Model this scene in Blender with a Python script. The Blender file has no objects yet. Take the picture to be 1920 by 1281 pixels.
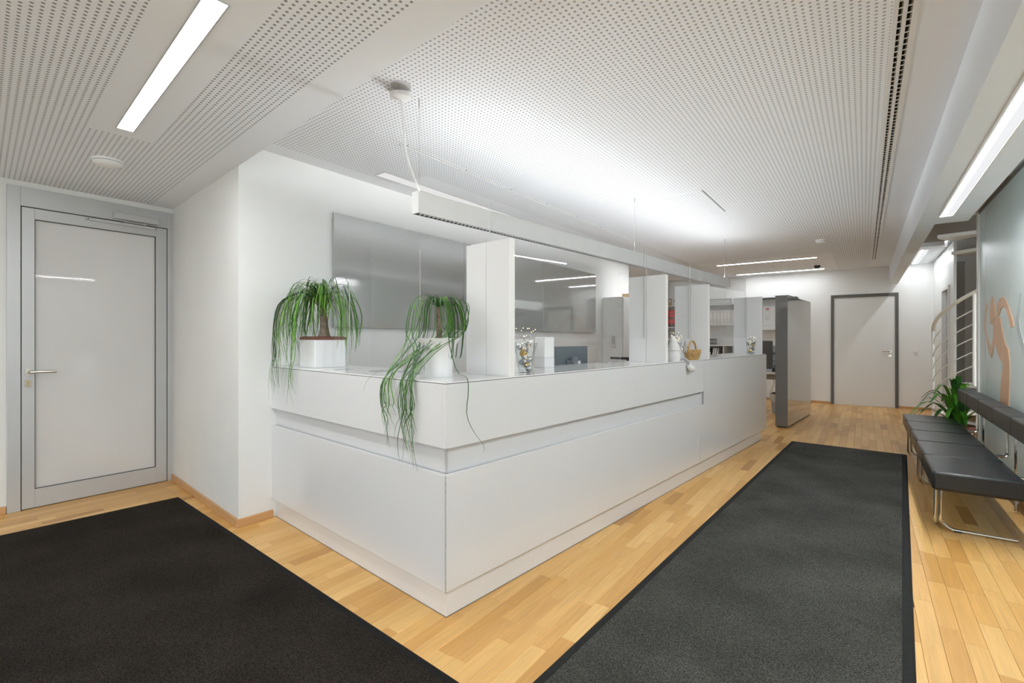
import bpy, math, random
from math import sin, cos, pi, radians
random.seed(7)
scene = bpy.context.scene
COL = scene.collection

# ------------------------------------------------------------------ camera, sky, exposure
YAW = math.atan2(660, 897.6)
cam_d = bpy.data.cameras.new('camera')
cam = bpy.data.objects.new('camera', cam_d); COL.objects.link(cam)
cam.location = (0, 0, 1.32); cam.rotation_euler = (pi/2, 0, YAW)
cam_d.sensor_width = 36.0; cam_d.lens = 36.0*897.6/1920
cam_d.shift_y = -6.0/1920; cam_d.clip_start = 0.02
scene.camera = cam

world = bpy.data.worlds.new('daylight'); scene.world = world
world.use_nodes = True
wb = world.node_tree.nodes['Background']
wb.inputs[0].default_value = (0.93, 0.97, 1.0, 1); wb.inputs[1].default_value = 2.9

vs = scene.view_settings
vs.view_transform = 'Standard'; vs.look = 'None'; vs.gamma = 1.0; vs.use_curve_mapping = False
vs.exposure = 0.92
scene.cycles.max_bounces = 10; scene.cycles.transparent_max_bounces = 16
scene.cycles.diffuse_bounces = 6; scene.cycles.glossy_bounces = 4
scene.cycles.caustics_reflective = False; scene.cycles.caustics_refractive = False
scene.cycles.sample_clamp_indirect = 6.0

BEAM = 0.85          # watts of each lamp in the pendant
STRIP = 30.0          # strength of the recessed strip lights
def area_lamp(name, loc, sx, sy, power, rot=(0, 0, 0), color=(1, .97, .92)):
    d = bpy.data.lights.new(name, 'AREA'); d.shape = 'RECTANGLE'; d.size = sx; d.size_y = sy
    d.energy = power; d.color = color
    o = bpy.data.objects.new(name, d); COL.objects.link(o); o.location = loc; o.rotation_euler = rot
    return o

# ------------------------------------------------------------------ frames of reference
# room: x right, y deep, z up.  The counter is turned a few degrees in the room.
CA = math.atan2(804, 897.6) - YAW
AX, AY = sin(CA), cos(CA)            # along the counter front
BX, BY = -cos(CA), sin(CA)           # along the counter's short side, away from the front
CX0, CY0 = -1.563, 1.605             # front corner of the counter
CROT = -CA
ZT = 1.115
def cw(a, b, z=0.0): return (CX0 + AX*a + BX*b, CY0 + AY*a + BY*b, z)
XW = -3.52; YW = 1.562; YB = 11.6; HC = 2.69; HL = 2.525; HS = 2.349; XF = 1.0

# ------------------------------------------------------------------ mesh helpers
class M:
    def __init__(s): s.v = []; s.f = []; s.m = []
    def add(s, vs_, fs, mi=0):
        n = len(s.v); s.v += [tuple(p) for p in vs_]
        for f in fs: s.f.append([i+n for i in f]); s.m.append(mi)
        return s
    def box(s, x0, x1, y0, y1, z0, z1, mi=0):
        return s.add([(x0,y0,z0),(x1,y0,z0),(x1,y1,z0),(x0,y1,z0),(x0,y0,z1),(x1,y0,z1),(x1,y1,z1),(x0,y1,z1)],
              [(3,2,1,0),(4,5,6,7),(0,1,5,4),(1,2,6,5),(2,3,7,6),(3,0,4,7)], mi)
    def prism(s, pts, z0, z1, mi=0):
        n = len(pts)
        a = sum(pts[i][0]*pts[(i+1)%n][1]-pts[(i+1)%n][0]*pts[i][1] for i in range(n))
        if a < 0: pts = pts[::-1]
        return s.add([(x,y,z0) for x,y in pts]+[(x,y,z1) for x,y in pts],
              [tuple(range(n))[::-1], tuple(range(n,2*n))]+[(i,(i+1)%n,(i+1)%n+n,i+n) for i in range(n)], mi)
    def lathe(s, prof, n=24, cx=0, cy=0, mi=0, cap=True):
        vs_ = [(cx+r*cos(2*pi*k/n), cy+r*sin(2*pi*k/n), z) for r, z in prof for k in range(n)]
        fs = [(i*n+k, i*n+(k+1)%n, (i+1)*n+(k+1)%n, (i+1)*n+k) for i in range(len(prof)-1) for k in range(n)]
        if cap:
            fs.append(tuple(range(n))[::-1]); L = (len(prof)-1)*n; fs.append(tuple(range(L, L+n)))
        return s.add(vs_, fs, mi)
    def tube(s, path, r, n=8, mi=0, cap=True):
        P = [tuple(p) for p in path]; m = len(P); vs_ = []
        rs = r if isinstance(r, (list, tuple)) else [r]*m
        def sub(a, b): return tuple(x-y for x, y in zip(a, b))
        def nrm(a):
            l = math.sqrt(sum(x*x for x in a)) or 1; return tuple(x/l for x in a)
        def crs(a, b): return (a[1]*b[2]-a[2]*b[1], a[2]*b[0]-a[0]*b[2], a[0]*b[1]-a[1]*b[0])
        u = None
        for i in range(m):
            t = nrm(sub(P[min(i+1, m-1)], P[max(i-1, 0)]))
            if u is None:
                u = crs(t, (0,0,1)) if abs(t[2]) < .95 else crs(t, (1,0,0))
            w = crs(t, u); u = nrm(crs(w, t)); w = nrm(w)
            for k in range(n):
                a = 2*pi*k/n
                vs_.append(tuple(P[i][j]+rs[i]*(cos(a)*u[j]+sin(a)*w[j]) for j in range(3)))
        fs = [(i*n+k, i*n+(k+1)%n, (i+1)*n+(k+1)%n, (i+1)*n+k) for i in range(m-1) for k in range(n)]
        if cap: fs += [tuple(range(n))[::-1], tuple(range((m-1)*n, m*n))]
        return s.add(vs_, fs, mi)
    def sphere(s, c, r, n=12, mi=0, sz=1.0):
        k = max(4, n//2)
        prof = [(max(1e-4, r*sin(pi*i/k)), c[2]-r*sz*cos(pi*i/k)) for i in range(k+1)]
        return s.lathe(prof, n, c[0], c[1], mi)
    def ribbon(s, path, widths, side, fold=0.25, mi=0):
        """a leaf: a strip folded along its middle"""
        m = len(path); vs_ = []
        for i, p in enumerate(path):
            w = widths[i]/2; d = side[i] if isinstance(side, list) else side
            vs_ += [(p[0]-d[0]*w, p[1]-d[1]*w, p[2]+w*fold-d[2]*w), p, (p[0]+d[0]*w, p[1]+d[1]*w, p[2]+w*fold+d[2]*w)]
        fs = []
        for i in range(m-1):
            a = i*3
            fs += [(a,a+1,a+4,a+3), (a+1,a+2,a+5,a+4)]
        return s.add(vs_, fs, mi)
    def mesh(s, name, mats, smooth=False, angle=35):
        me = bpy.data.meshes.new(name); me.from_pydata(s.v, [], s.f); me.validate()
        for mt in (mats if isinstance(mats, (list, tuple)) else [mats]): me.materials.append(mt)
        if any(s.m) and len(me.polygons) == len(s.m):
            me.polygons.foreach_set('material_index', s.m)
        if smooth:
            me.polygons.foreach_set('use_smooth', [True]*len(me.polygons)); me.set_sharp_from_angle(angle=radians(angle))
        me.update(); return me

def link(name, me, parent=None, loc=None, rz=0.0, bevel=0.0, seg=2):
    o = bpy.data.objects.new(name, me); COL.objects.link(o)
    if parent: o.parent = parent
    if loc: o.location = loc
    if rz: o.rotation_euler = (0, 0, rz)
    if bevel:
        b = o.modifiers.new('edge', 'BEVEL'); b.width = bevel; b.segments = seg; b.limit_method = 'ANGLE'; b.harden_normals = False
    return o
def tag(o, label=None, cat=None, group=None, kind=None):
    if label: o['label'] = label
    if cat: o['category'] = cat
    if group: o['group'] = group
    if kind: o['kind'] = kind
    return o
def thing(name, label, cat, loc=(0,0,0), rz=0.0, group=None):
    o = bpy.data.objects.new(name, None); COL.objects.link(o)
    o.empty_display_size = 0.1; o.location = loc
    if isinstance(rz, tuple): o.rotation_euler = rz
    else: o.rotation_euler = (0, 0, rz)
    return tag(o, label, cat, group)
def part(name, m, mat, parent, smooth=False, bevel=0.0, loc=None, rz=0.0, label=None, seg=2, angle=35):
    o = link(name, m.mesh(name, mat, smooth, angle), parent, loc, rz, bevel, seg)
    if label: o['label'] = label
    return o
def struct(name, m, mat, parent=None, loc=None, rz=0.0, bevel=0.0, smooth=False):
    o = link(name, m.mesh(name, mat, smooth), parent, loc, rz, bevel)
    if not parent: o['kind'] = 'structure'
    return o
def B(*a): return M().box(*a)
def spline(pts, n=16):
    """Catmull-Rom through the points"""
    P = [pts[0]] + list(pts) + [pts[-1]]; out = []
    segs = len(pts)-1
    for i in range(n+1):
        t = i/n*segs; k = min(int(t), segs-1); t -= k
        a, b, c, d = P[k], P[k+1], P[k+2], P[k+3]
        out.append(tuple(.5*(2*b[j]+(c[j]-a[j])*t+(2*a[j]-5*b[j]+4*c[j]-d[j])*t*t+(-a[j]+3*b[j]-3*c[j]+d[j])*t**3) for j in range(3)))
    return out

# ------------------------------------------------------------------ materials
def mat(name, col=(.8,.8,.8), rough=.5, metal=0.0, spec=.5, coat=0.0, noise=None, bump=None, coat_rough=.05, sheen=0.0):
    """principled; noise=(scale, amount) mottles the colour, bump=(scale, strength) roughens the relief"""
    m = bpy.data.materials.new(name); m.use_nodes = True
    nt = m.node_tree; N = nt.nodes; p = N['Principled BSDF']
    p.inputs['Base Color'].default_value = (*col, 1); p.inputs['Roughness'].default_value = rough
    p.inputs['Metallic'].default_value = metal; p.inputs['Specular IOR Level'].default_value = spec
    p.inputs['Coat Weight'].default_value = coat; p.inputs['Coat Roughness'].default_value = coat_rough
    p.inputs['Sheen Weight'].default_value = sheen
    tc = N.new('ShaderNodeTexCoord')
    sc_, am = noise or (6.0, .03)
    nz = N.new('ShaderNodeTexNoise'); nz.inputs['Scale'].default_value = sc_; nz.inputs['Detail'].default_value = 4
    nt.links.new(tc.outputs['Object'], nz.inputs['Vector'])
    rmp = N.new('ShaderNodeMapRange'); rmp.inputs[1].default_value = .3; rmp.inputs[2].default_value = .7
    rmp.inputs[3].default_value = 1-am; rmp.inputs[4].default_value = 1+am
    nt.links.new(nz.outputs[0], rmp.inputs[0])
    mx = N.new('ShaderNodeVectorMath'); mx.operation = 'SCALE'; mx.inputs[0].default_value = col
    nt.links.new(rmp.outputs[0], mx.inputs['Scale']); nt.links.new(mx.outputs[0], p.inputs['Base Color'])
    if bump:
        bn = N.new('ShaderNodeTexNoise'); bn.inputs['Scale'].default_value = bump[0]; bn.inputs['Detail'].default_value = 3
        nt.links.new(tc.outputs['Object'], bn.inputs['Vector'])
        bp = N.new('ShaderNodeBump'); bp.inputs['Strength'].default_value = bump[1]; bp.inputs['Distance'].default_value = .01
        nt.links.new(bn.outputs[0], bp.inputs['Height']); nt.links.new(bp.outputs[0], p.inputs['Normal'])
    return m
def emit(name, col, strength):
    m = bpy.data.materials.new(name); m.use_nodes = True; nt = m.node_tree; nt.nodes.clear()
    o = nt.nodes.new('ShaderNodeOutputMaterial'); e = nt.nodes.new('ShaderNodeEmission')
    e.inputs[0].default_value = (*col, 1); e.inputs[1].default_value = strength
    nt.links.new(e.outputs[0], o.inputs[0]); return m
def clear_mat(name, tint=(.985,.99,.99), ior=1.45):
    m = bpy.data.materials.new(name); m.use_nodes = True; nt = m.node_tree; nt.nodes.clear(); N = nt.nodes
    o = N.new('ShaderNodeOutputMaterial'); t = N.new('ShaderNodeBsdfTransparent'); g = N.new('ShaderNodeBsdfGlossy')
    f = N.new('ShaderNodeFresnel'); mx = N.new('ShaderNodeMixShader')
    t.inputs[0].default_value = (*tint, 1); g.inputs['Roughness'].default_value = .02; f.inputs[0].default_value = ior
    ge = N.new('ShaderNodeNewGeometry'); mr = N.new('ShaderNodeMapRange')   # same reflectance on both faces
    mr.inputs[3].default_value = ior; mr.inputs[4].default_value = 1/ior
    nt.links.new(ge.outputs['Backfacing'], mr.inputs[0]); nt.links.new(mr.outputs[0], f.inputs[0])
    nt.links.new(f.outputs[0], mx.inputs[0]); nt.links.new(t.outputs[0], mx.inputs[1]); nt.links.new(g.outputs[0], mx.inputs[2])
    nt.links.new(mx.outputs[0], o.inputs[0]); return m
def milk_mat(name, col, trans=.5, rough=.05, spec=.5, vary=None):
    """milky glass: diffuses and lets daylight through, with a glossy front"""
    m = bpy.data.materials.new(name); m.use_nodes = True; nt = m.node_tree; nt.nodes.clear(); N = nt.nodes
    o = N.new('ShaderNodeOutputMaterial'); d = N.new('ShaderNodeBsdfDiffuse'); t = N.new('ShaderNodeBsdfTranslucent')
    g = N.new('ShaderNodeBsdfGlossy'); g.inputs['Roughness'].default_value = rough
    for x in (d, t): x.inputs[0].default_value = (*col, 1)
    if vary:
        tc = N.new('ShaderNodeTexCoord'); nz = N.new('ShaderNodeTexNoise'); nz.inputs['Scale'].default_value = vary
        nt.links.new(tc.outputs['Object'], nz.inputs[0])
        mr = N.new('ShaderNodeMapRange'); mr.inputs[3].default_value = .95; mr.inputs[4].default_value = 1.05
        nt.links.new(nz.outputs[0], mr.inputs[0])
        vm = N.new('ShaderNodeVectorMath'); vm.operation = 'SCALE'; vm.inputs[0].default_value = col
        nt.links.new(mr.outputs[0], vm.inputs['Scale'])
        for x in (d, t): nt.links.new(vm.outputs[0], x.inputs[0])
    a = N.new('ShaderNodeMixShader'); a.inputs[0].default_value = trans
    f = N.new('ShaderNodeFresnel'); f.inputs[0].default_value = 1.3+.4*spec
    b = N.new('ShaderNodeMixShader')
    nt.links.new(d.outputs[0], a.inputs[1]); nt.links.new(t.outputs[0], a.inputs[2])
    nt.links.new(f.outputs[0], b.inputs[0]); nt.links.new(a.outputs[0], b.inputs[1]); nt.links.new(g.outputs[0], b.inputs[2])
    nt.links.new(b.outputs[0], o.inputs[0]); return m

W_PAINT = (.80, .80, .79)
wall_mat = mat('white_wall_paint', W_PAINT, .85, noise=(1.5, .015), bump=(220, .05))
soffit_mat = mat('white_ceiling_paint', (.82,.85,.885), .9, noise=(1.2, .012), bump=(260, .04))
alcove_mat = mat('scuffed_wall_paint', (.74,.74,.72), .85, noise=(3.0, .02), bump=(200, .06))
def scuffs(m):
    """brownish dirt and grey scuffs low on the wall by the door"""
    nt = m.node_tree; N = nt.nodes; p = N['Principled BSDF']
    src = p.inputs['Base Color'].links[0].from_socket
    tc = N.new('ShaderNodeTexCoord'); sp = N.new('ShaderNodeSeparateXYZ'); nt.links.new(tc.outputs['Object'], sp.inputs[0])
    h = N.new('ShaderNodeMapRange'); h.inputs[1].default_value = .6; h.inputs[2].default_value = .08; h.clamp = True
    nt.links.new(sp.outputs['Z'], h.inputs[0])
    nz = N.new('ShaderNodeTexNoise'); nz.inputs['Scale'].default_value = 9; nz.inputs['Detail'].default_value = 8; nz.inputs['Roughness'].default_value = .7
    nt.links.new(tc.outputs['Object'], nz.inputs[0])
    r = N.new('ShaderNodeMapRange'); r.inputs[1].default_value = .60; r.inputs[2].default_value = .95; r.clamp = True
    nt.links.new(nz.outputs[0], r.inputs[0])
    k = N.new('ShaderNodeMath'); k.operation = 'MULTIPLY'; nt.links.new(h.outputs[0], k.inputs[0]); nt.links.new(r.outputs[0], k.inputs[1])
    mx = N.new('ShaderNodeMix'); mx.data_type = 'RGBA'; mx.inputs[7].default_value = (.46,.40,.33,1)
    nt.links.new(k.outputs[0], mx.inputs[0]); nt.links.new(src, mx.inputs[6]); nt.links.new(mx.outputs[2], p.inputs['Base Color'])
scuffs(alcove_mat)

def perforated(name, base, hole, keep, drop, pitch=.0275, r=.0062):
    """perforated plasterboard: grey dots with the shade of the round holes painted in; keep/drop are rectangles in object space"""
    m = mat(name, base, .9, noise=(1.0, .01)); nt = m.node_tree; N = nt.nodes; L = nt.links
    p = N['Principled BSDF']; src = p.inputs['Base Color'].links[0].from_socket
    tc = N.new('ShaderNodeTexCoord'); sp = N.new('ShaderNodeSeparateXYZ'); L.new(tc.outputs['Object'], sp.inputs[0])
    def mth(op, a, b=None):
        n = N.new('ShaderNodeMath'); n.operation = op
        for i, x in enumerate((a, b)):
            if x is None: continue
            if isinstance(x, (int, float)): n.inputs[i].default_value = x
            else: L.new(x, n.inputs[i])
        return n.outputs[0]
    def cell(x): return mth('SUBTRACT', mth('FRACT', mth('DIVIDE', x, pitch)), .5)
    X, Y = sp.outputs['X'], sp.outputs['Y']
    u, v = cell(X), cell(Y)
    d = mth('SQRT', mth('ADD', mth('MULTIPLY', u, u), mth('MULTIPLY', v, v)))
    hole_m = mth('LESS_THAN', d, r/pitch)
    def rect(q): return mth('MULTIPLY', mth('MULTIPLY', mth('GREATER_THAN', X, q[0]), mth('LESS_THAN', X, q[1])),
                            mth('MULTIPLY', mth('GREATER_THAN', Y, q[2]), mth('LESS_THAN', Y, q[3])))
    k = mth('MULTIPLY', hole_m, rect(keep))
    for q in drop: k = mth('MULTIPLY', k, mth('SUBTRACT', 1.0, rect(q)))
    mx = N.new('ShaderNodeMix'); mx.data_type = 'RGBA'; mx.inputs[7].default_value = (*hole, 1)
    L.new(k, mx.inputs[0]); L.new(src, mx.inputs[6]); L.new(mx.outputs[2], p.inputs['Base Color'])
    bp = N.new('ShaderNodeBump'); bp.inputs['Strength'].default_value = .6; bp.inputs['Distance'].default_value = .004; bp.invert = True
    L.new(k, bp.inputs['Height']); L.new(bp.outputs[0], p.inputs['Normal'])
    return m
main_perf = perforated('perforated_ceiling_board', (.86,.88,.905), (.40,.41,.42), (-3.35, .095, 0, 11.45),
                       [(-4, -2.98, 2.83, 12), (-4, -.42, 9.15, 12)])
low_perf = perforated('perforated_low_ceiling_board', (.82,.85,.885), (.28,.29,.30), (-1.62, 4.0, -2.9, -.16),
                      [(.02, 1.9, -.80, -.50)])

def wood(name):
    m = bpy.data.materials.new(name); m.use_nodes = True; nt = m.node_tree; N = nt.nodes; L = nt.links
    p = N['Principled BSDF']
    at = N.new('ShaderNodeAttribute'); at.attribute_name = 'tone'
    ramp = N.new('ShaderNodeValToRGB'); cr = ramp.color_ramp
    cr.elements[0].color = (.44,.215,.055,1); cr.elements[1].color = (.76,.475,.175,1)
    e = cr.elements.new(.22); e.color = (.56,.295,.08,1)
    e = cr.elements.new(.55); e.color = (.665,.375,.115,1)
    L.new(at.outputs['Fac'], ramp.inputs[0])
    geo = N.new('ShaderNodeNewGeometry'); vm = N.new('ShaderNodeVectorMath'); vm.operation = 'MULTIPLY'; vm.inputs[1].default_value = (70, 3.5, 10)
    L.new(geo.outputs['Position'], vm.inputs[0])
    cb = N.new('ShaderNodeCombineXYZ'); k = N.new('ShaderNodeMath'); k.operation = 'MULTIPLY'; k.inputs[1].default_value = 57.0
    L.new(at.outputs['Fac'], k.inputs[0]); L.new(k.outputs[0], cb.inputs[1]); L.new(k.outputs[0], cb.inputs[2])
    ad = N.new('ShaderNodeVectorMath'); L.new(vm.outputs[0], ad.inputs[0]); L.new(cb.outputs[0], ad.inputs[1])
    nz = N.new('ShaderNodeTexNoise'); nz.inputs['Scale'].default_value = 1.0; nz.inputs['Detail'].default_value = 5; nz.inputs['Distortion'].default_value = .6
    L.new(ad.outputs[0], nz.inputs[0])
    mr = N.new('ShaderNodeMapRange'); mr.inputs[1].default_value = .25; mr.inputs[2].default_value = .75; mr.inputs[3].default_value = .86; mr.inputs[4].default_value = 1.1
    L.new(nz.outputs[0], mr.inputs[0])
    sc_ = N.new('ShaderNodeVectorMath'); sc_.operation = 'SCALE'; L.new(ramp.outputs[0], sc_.inputs[0]); L.new(mr.outputs[0], sc_.inputs['Scale'])
    L.new(sc_.outputs[0], p.inputs['Base Color'])
    rr = N.new('ShaderNodeMapRange'); rr.inputs[3].default_value = .26; rr.inputs[4].default_value = .38; L.new(nz.outputs[0], rr.inputs[0])
    L.new(rr.outputs[0], p.inputs['Roughness'])
    bp = N.new('ShaderNodeBump'); bp.inputs['Strength'].default_value = .05; bp.inputs['Distance'].default_value = .002
    L.new(nz.outputs[0], bp.inputs['Height']); L.new(bp.outputs[0], p.inputs['Normal'])
    return m
plank_mat = wood('oiled_beech_parquet')
groove_mat = mat('parquet_groove', (.16,.08,.025), .8)
base_mat = mat('beech_skirting', (.56,.32,.145), .4, noise=(4, .08))

lacquer = mat('white_counter_lacquer', (.665,.67,.68), .28, coat=.35, coat_rough=.12, noise=(1.3, .01))
lacquer_slot = mat('grey_white_slot_lacquer', (.62,.62,.63), .4, noise=(1.3, .01))
top_mat = mat('glossy_white_worktop', (.80,.80,.80), .12, coat=.5, noise=(2, .008))
edge_dark = mat('dark_joint_and_shadow_gap', (.14,.14,.14), .7)
divider_mat = mat('satin_white_board', (.72,.72,.72), .5, noise=(2, .01))
alu = mat('brushed_aluminium_paint', (.53,.53,.53), .42, metal=.35, noise=(3, .03))
alu_dark = mat('dark_frame_gasket', (.07,.07,.065), .6)  # dark gasket of the aluminium door
steel = mat('satin_stainless_steel', (.60,.56,.50), .28, metal=1.0, noise=(8, .04))
chrome = mat('polished_chrome_tube', (.72,.70,.67), .12, metal=1.0, noise=(8, .02))
plastic_w = mat('white_plastic', (.80,.80,.79), .35, noise=(5, .01))
black_pl = mat('black_plastic', (.018,.018,.02), .45, noise=(20, .1))
dark_grey = mat('dark_grey_lacquer', (.13,.128,.12), .35, noise=(3, .04))
grey_gloss = mat('glossy_grey_lacquer', (.26,.26,.255), .05, coat=1.0, coat_rough=.02, spec=.9, noise=(2, .01))
grey_side = mat('grey_lacquer_end', (.165,.165,.16), .12, coat=.5, noise=(2, .02))
carpet_mat = None
acrylic = clear_mat('clear_acrylic', (.993,.996,.996), 1.28)
acry_edge = mat('bright_acrylic_edge', (.60,.62,.62), .3, noise=(10, .02))
glass_v = clear_mat('clear_vase_glass', (.95,.965,.965), 1.5)
glass_win = clear_mat('window_glass', (.93,.96,.96), 1.5)
lamp_on = emit('strip_light_on', (.95, .975, 1.0), STRIP)
lamp_bright = emit('trough_tube_on', (.95, .975, 1.0), STRIP*3.0)
lamp_mid = emit('rear_strip_on', (.95, .975, 1.0), STRIP*.6)
lamp_dim = emit('strip_light_dim', (1.0, .99, .97), .42)

def carpet(name, col, fleck):
    m = mat(name, col, .97, spec=.04); nt = m.node_tree; N = nt.nodes; L = nt.links; p = N['Principled BSDF']
    tc = N.new('ShaderNodeTexCoord')
    a = N.new('ShaderNodeTexNoise'); a.inputs['Scale'].default_value = 160; a.inputs['Detail'].default_value = 3
    b = N.new('ShaderNodeTexNoise'); b.inputs['Scale'].default_value = 2.2; b.inputs['Detail'].default_value = 5
    c = N.new('ShaderNodeTexVoronoi'); c.inputs['Scale'].default_value = 16; c.inputs['Randomness'].default_value = 1
    for x in (a, b, c): L.new(tc.outputs['Object'], x.inputs['Vector'])
    r = N.new('ShaderNodeMapRange'); r.inputs[1].default_value = .3; r.inputs[2].default_value = .7; r.inputs[3].default_value = .35; r.inputs[4].default_value = 1.75
    L.new(a.outputs[0], r.inputs[0])
    r2 = N.new('ShaderNodeMapRange'); r2.inputs[1].default_value = .3; r2.inputs[2].default_value = .7; r2.inputs[3].default_value = .75; r2.inputs[4].default_value = 1.25
    L.new(b.outputs[0], r2.inputs[0])
    k = N.new('ShaderNodeMath'); k.operation = 'MULTIPLY'; L.new(r.outputs[0], k.inputs[0]); L.new(r2.outputs[0], k.inputs[1])
    v = N.new('ShaderNodeVectorMath'); v.operation = 'SCALE'; v.inputs[0].default_value = col; L.new(k.outputs[0], v.inputs['Scale'])
    f = N.new('ShaderNodeMath'); f.operation = 'LESS_THAN'; f.inputs[1].default_value = .035; L.new(c.outputs['Distance'], f.inputs[0])
    mx = N.new('ShaderNodeMix'); mx.data_type = 'RGBA'; mx.inputs[7].default_value = (*fleck, 1)
    L.new(f.outputs[0], mx.inputs[0]); L.new(v.outputs[0], mx.inputs[6]); L.new(mx.outputs[2], p.inputs['Base Color'])
    bp = N.new('ShaderNodeBump'); bp.inputs['Strength'].default_value = .7; bp.inputs['Distance'].default_value = .006
    L.new(a.outputs[0], bp.inputs['Height']); L.new(bp.outputs[0], p.inputs['Normal'])
    return m

# ------------------------------------------------------------------ floor: parquet strips
floor = struct('floor', B(-5.3, 2.75, -3.6, 11.75, -.10, -.012), groove_mat)
def inq(x, y, q): return q[0] < x < q[1] and q[2] < y < q[3]
def hidden_floor(x, y):
    if x < -1.25 and x > -4.4 and y < 1.2: return True                    # under the door mat
    if -.95+.05*(y-1.5) < x < .10+.045*(y-1.5) and .6 < y < 6.95: return True  # under the runner
    d0, d1 = x-CX0, y-CY0
    a, b = d0*AX+d1*AY, d0*BX+d1*BY
    if .14 < a < 5.1 and .14 < b < 1.2: return True
    if .14 < a < .40 and b > .14: return True
    return False
ca, sa = cos(YAW), sin(YAW)
def px_area(x, y, w, l):
    d = -sa*x + ca*y
    if d < 1.2: return 0
    u = 960+897.6*(ca*x+sa*y)/d; v = 634.5+897.6*1.32/d
    if not (-60 < u < 1980 and v < 1330): return 0
    return w*l*897.6**2*1.32/d**3
planks = []; PW = .0752
for i in range(int(8.05/PW)):
    x0 = -5.29 + i*PW; y = -3.55 - random.random()*.5
    while y < 11.7:
        l = random.choice((.34,.42,.5,.5,.58,.46)); y1 = min(y+l, 11.74); ys = max(y, -3.58)
        if y1-ys > .03:
            xm, ym = x0+PW/2, (ys+y1)/2
            if not (x0 > 1.15 and ym < 5): 
                hid = all(hidden_floor(xm, ys+(y1-ys)*q) for q in (.02,.25,.5,.75,.98))
                if not hid: planks.append((px_area(xm, ym, PW, y1-ys), x0, ys, y1))
        y = y1
        if y >= 11.74: break
planks.sort(reverse=True)
def plank_geo(x0, x1, y0, y1):
    g, c = .0004, .0011
    x0 += g; x1 -= g; y0 += g; y1 -= g
    return ([(x0,y0,-.011),(x1,y0,-.011),(x1,y1,-.011),(x0,y1,-.011),(x0,y0,-c),(x1,y0,-c),(x1,y1,-c),(x0,y1,-c),
             (x0+c,y0+c,0),(x1-c,y0+c,0),(x1-c,y1-c,0),(x0+c,y1-c,0)],
            [(0,1,5,4),(1,2,6,5),(2,3,7,6),(3,0,4,7),(4,5,9,8),(5,6,10,9),(6,7,11,10),(7,4,8,11),(8,9,10,11)])
def tone(): return min(1, max(0, random.gauss(.60, .25)))
def paint(me, vals):
    a = me.attributes.new('tone', 'FLOAT', 'FACE'); a.data.foreach_set('value', vals)
for ar, x0, y0, y1 in planks[:300]:
    v, f = plank_geo(x0, x0+PW, y0, y1); me = M().add(v, f).mesh('plank', plank_mat); paint(me, [tone()]*9)
    link('plank', me, floor)
rest = M(); tv = []
for ar, x0, y0, y1 in planks[300:]:
    v, f = plank_geo(x0, x0+PW, y0, y1); rest.add(v, f); tv += [tone()]*9
me = rest.mesh('further_planks', plank_mat); paint(me, tv)
link('further_planks', me, floor)['kind'] = 'stuff'

# ------------------------------------------------------------------ walls and ceilings
# wall behind the counter, its return towards the glass door, the door wall, back wall
struct('wall_left', M().prism([(XW,YW),(XW,8.45),(XW-.14,8.45),(XW-.14,YW+.05)], -.02, HC+.02), wall_mat)
sd = (XW+5.25)
struct('wall_alcove', M().prism([(-sd-.10,0),(-.001,0),(-.03,.14),(-sd-.10,.14)], -.02, HL+.01), alcove_mat, loc=(XW, YW, 0), rz=CROT)
struct('wall_door', M().box(-5.36, -5.2, -3.6, .649, -.02, HL+.01).box(-5.36, -5.2, 1.742, 1.95, -.02, HL+.01).box(-5.36, -5.2, .649, 1.742, 2.482, HL+.01), alcove_mat)
struct('wall_back', B(-5.6, 3.0, YB, YB+.15, -.02, 5.2), wall_mat)
struct('wall_office', M().box(-5.6, -5.45, 8.3, YB, -.02, HC).box(-5.6, XW-.14, 8.3, 8.45, -.02, HC), wall_mat)
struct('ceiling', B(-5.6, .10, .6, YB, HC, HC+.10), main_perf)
struct('ceiling', B(.185, .395, .6, YB, HC, HC+.10), soffit_mat)
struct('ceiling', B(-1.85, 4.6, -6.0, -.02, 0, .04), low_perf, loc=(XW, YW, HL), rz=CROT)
struct('trim_1', B(-1.85, 4.6, -.02, 0, .0, .30), soffit_mat, loc=(XW, YW, HL), rz=CROT)
struct('trim_2', M().box(.39, .515, -3.6, YB, HS, HC+.1).box(.515, .722, -3.6, 5.74, HS, HS+.05).box(.722, .735, -3.6, 5.74, HS+.0, HS+.3).box(.515, .735, 5.70, 5.74, HS+.05, 5.0).box(.735, 1.06, -3.6, 5.74, HC, HC+.06), soffit_mat)
struct('trim_4', B(.80, .832, 1.0, 7.14, -.011, .003), base_mat)
struct('ceiling', M().box(.515, .955, 9.43, YB, HC, HC+.06).box(.955, 1.02, 9.75, YB, HC+.02, HC+.08), soffit_mat)
struct('ceiling', B(1.02, 3.0, 9.43, YB, HC+.1, HC+.2), soffit_mat)
struct('wall_stair', M().box(.515, 3.0, 9.40, 9.43, HC+.06, 5.2).box(2.75, 2.9, 6.9, YB, -.02, 5.2).box(.39, .50, 5.74, 9.43, HC+.1, 5.2).box(1.06, 2.75, 7.25, 7.33, HC, 5.2).box(.735, 1.06, 7.25, 7.33, HC, 5.2).box(.735, 2.75, 5.74, 7.25, HC, HC+.05).box(2.75, 2.9, -3.6, 6.9, -.02, .2).box(2.75, 2.9, -3.6, 6.9, 2.6, 5.2), mat('beige_stairwell_paint', (.46,.41,.36), .85))  # includes unseen dividing walls added to keep light out of the stair void
struct('ceiling', B(.3, 3.0, -3.6, 9.5, 5.2, 5.3), soffit_mat)
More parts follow.
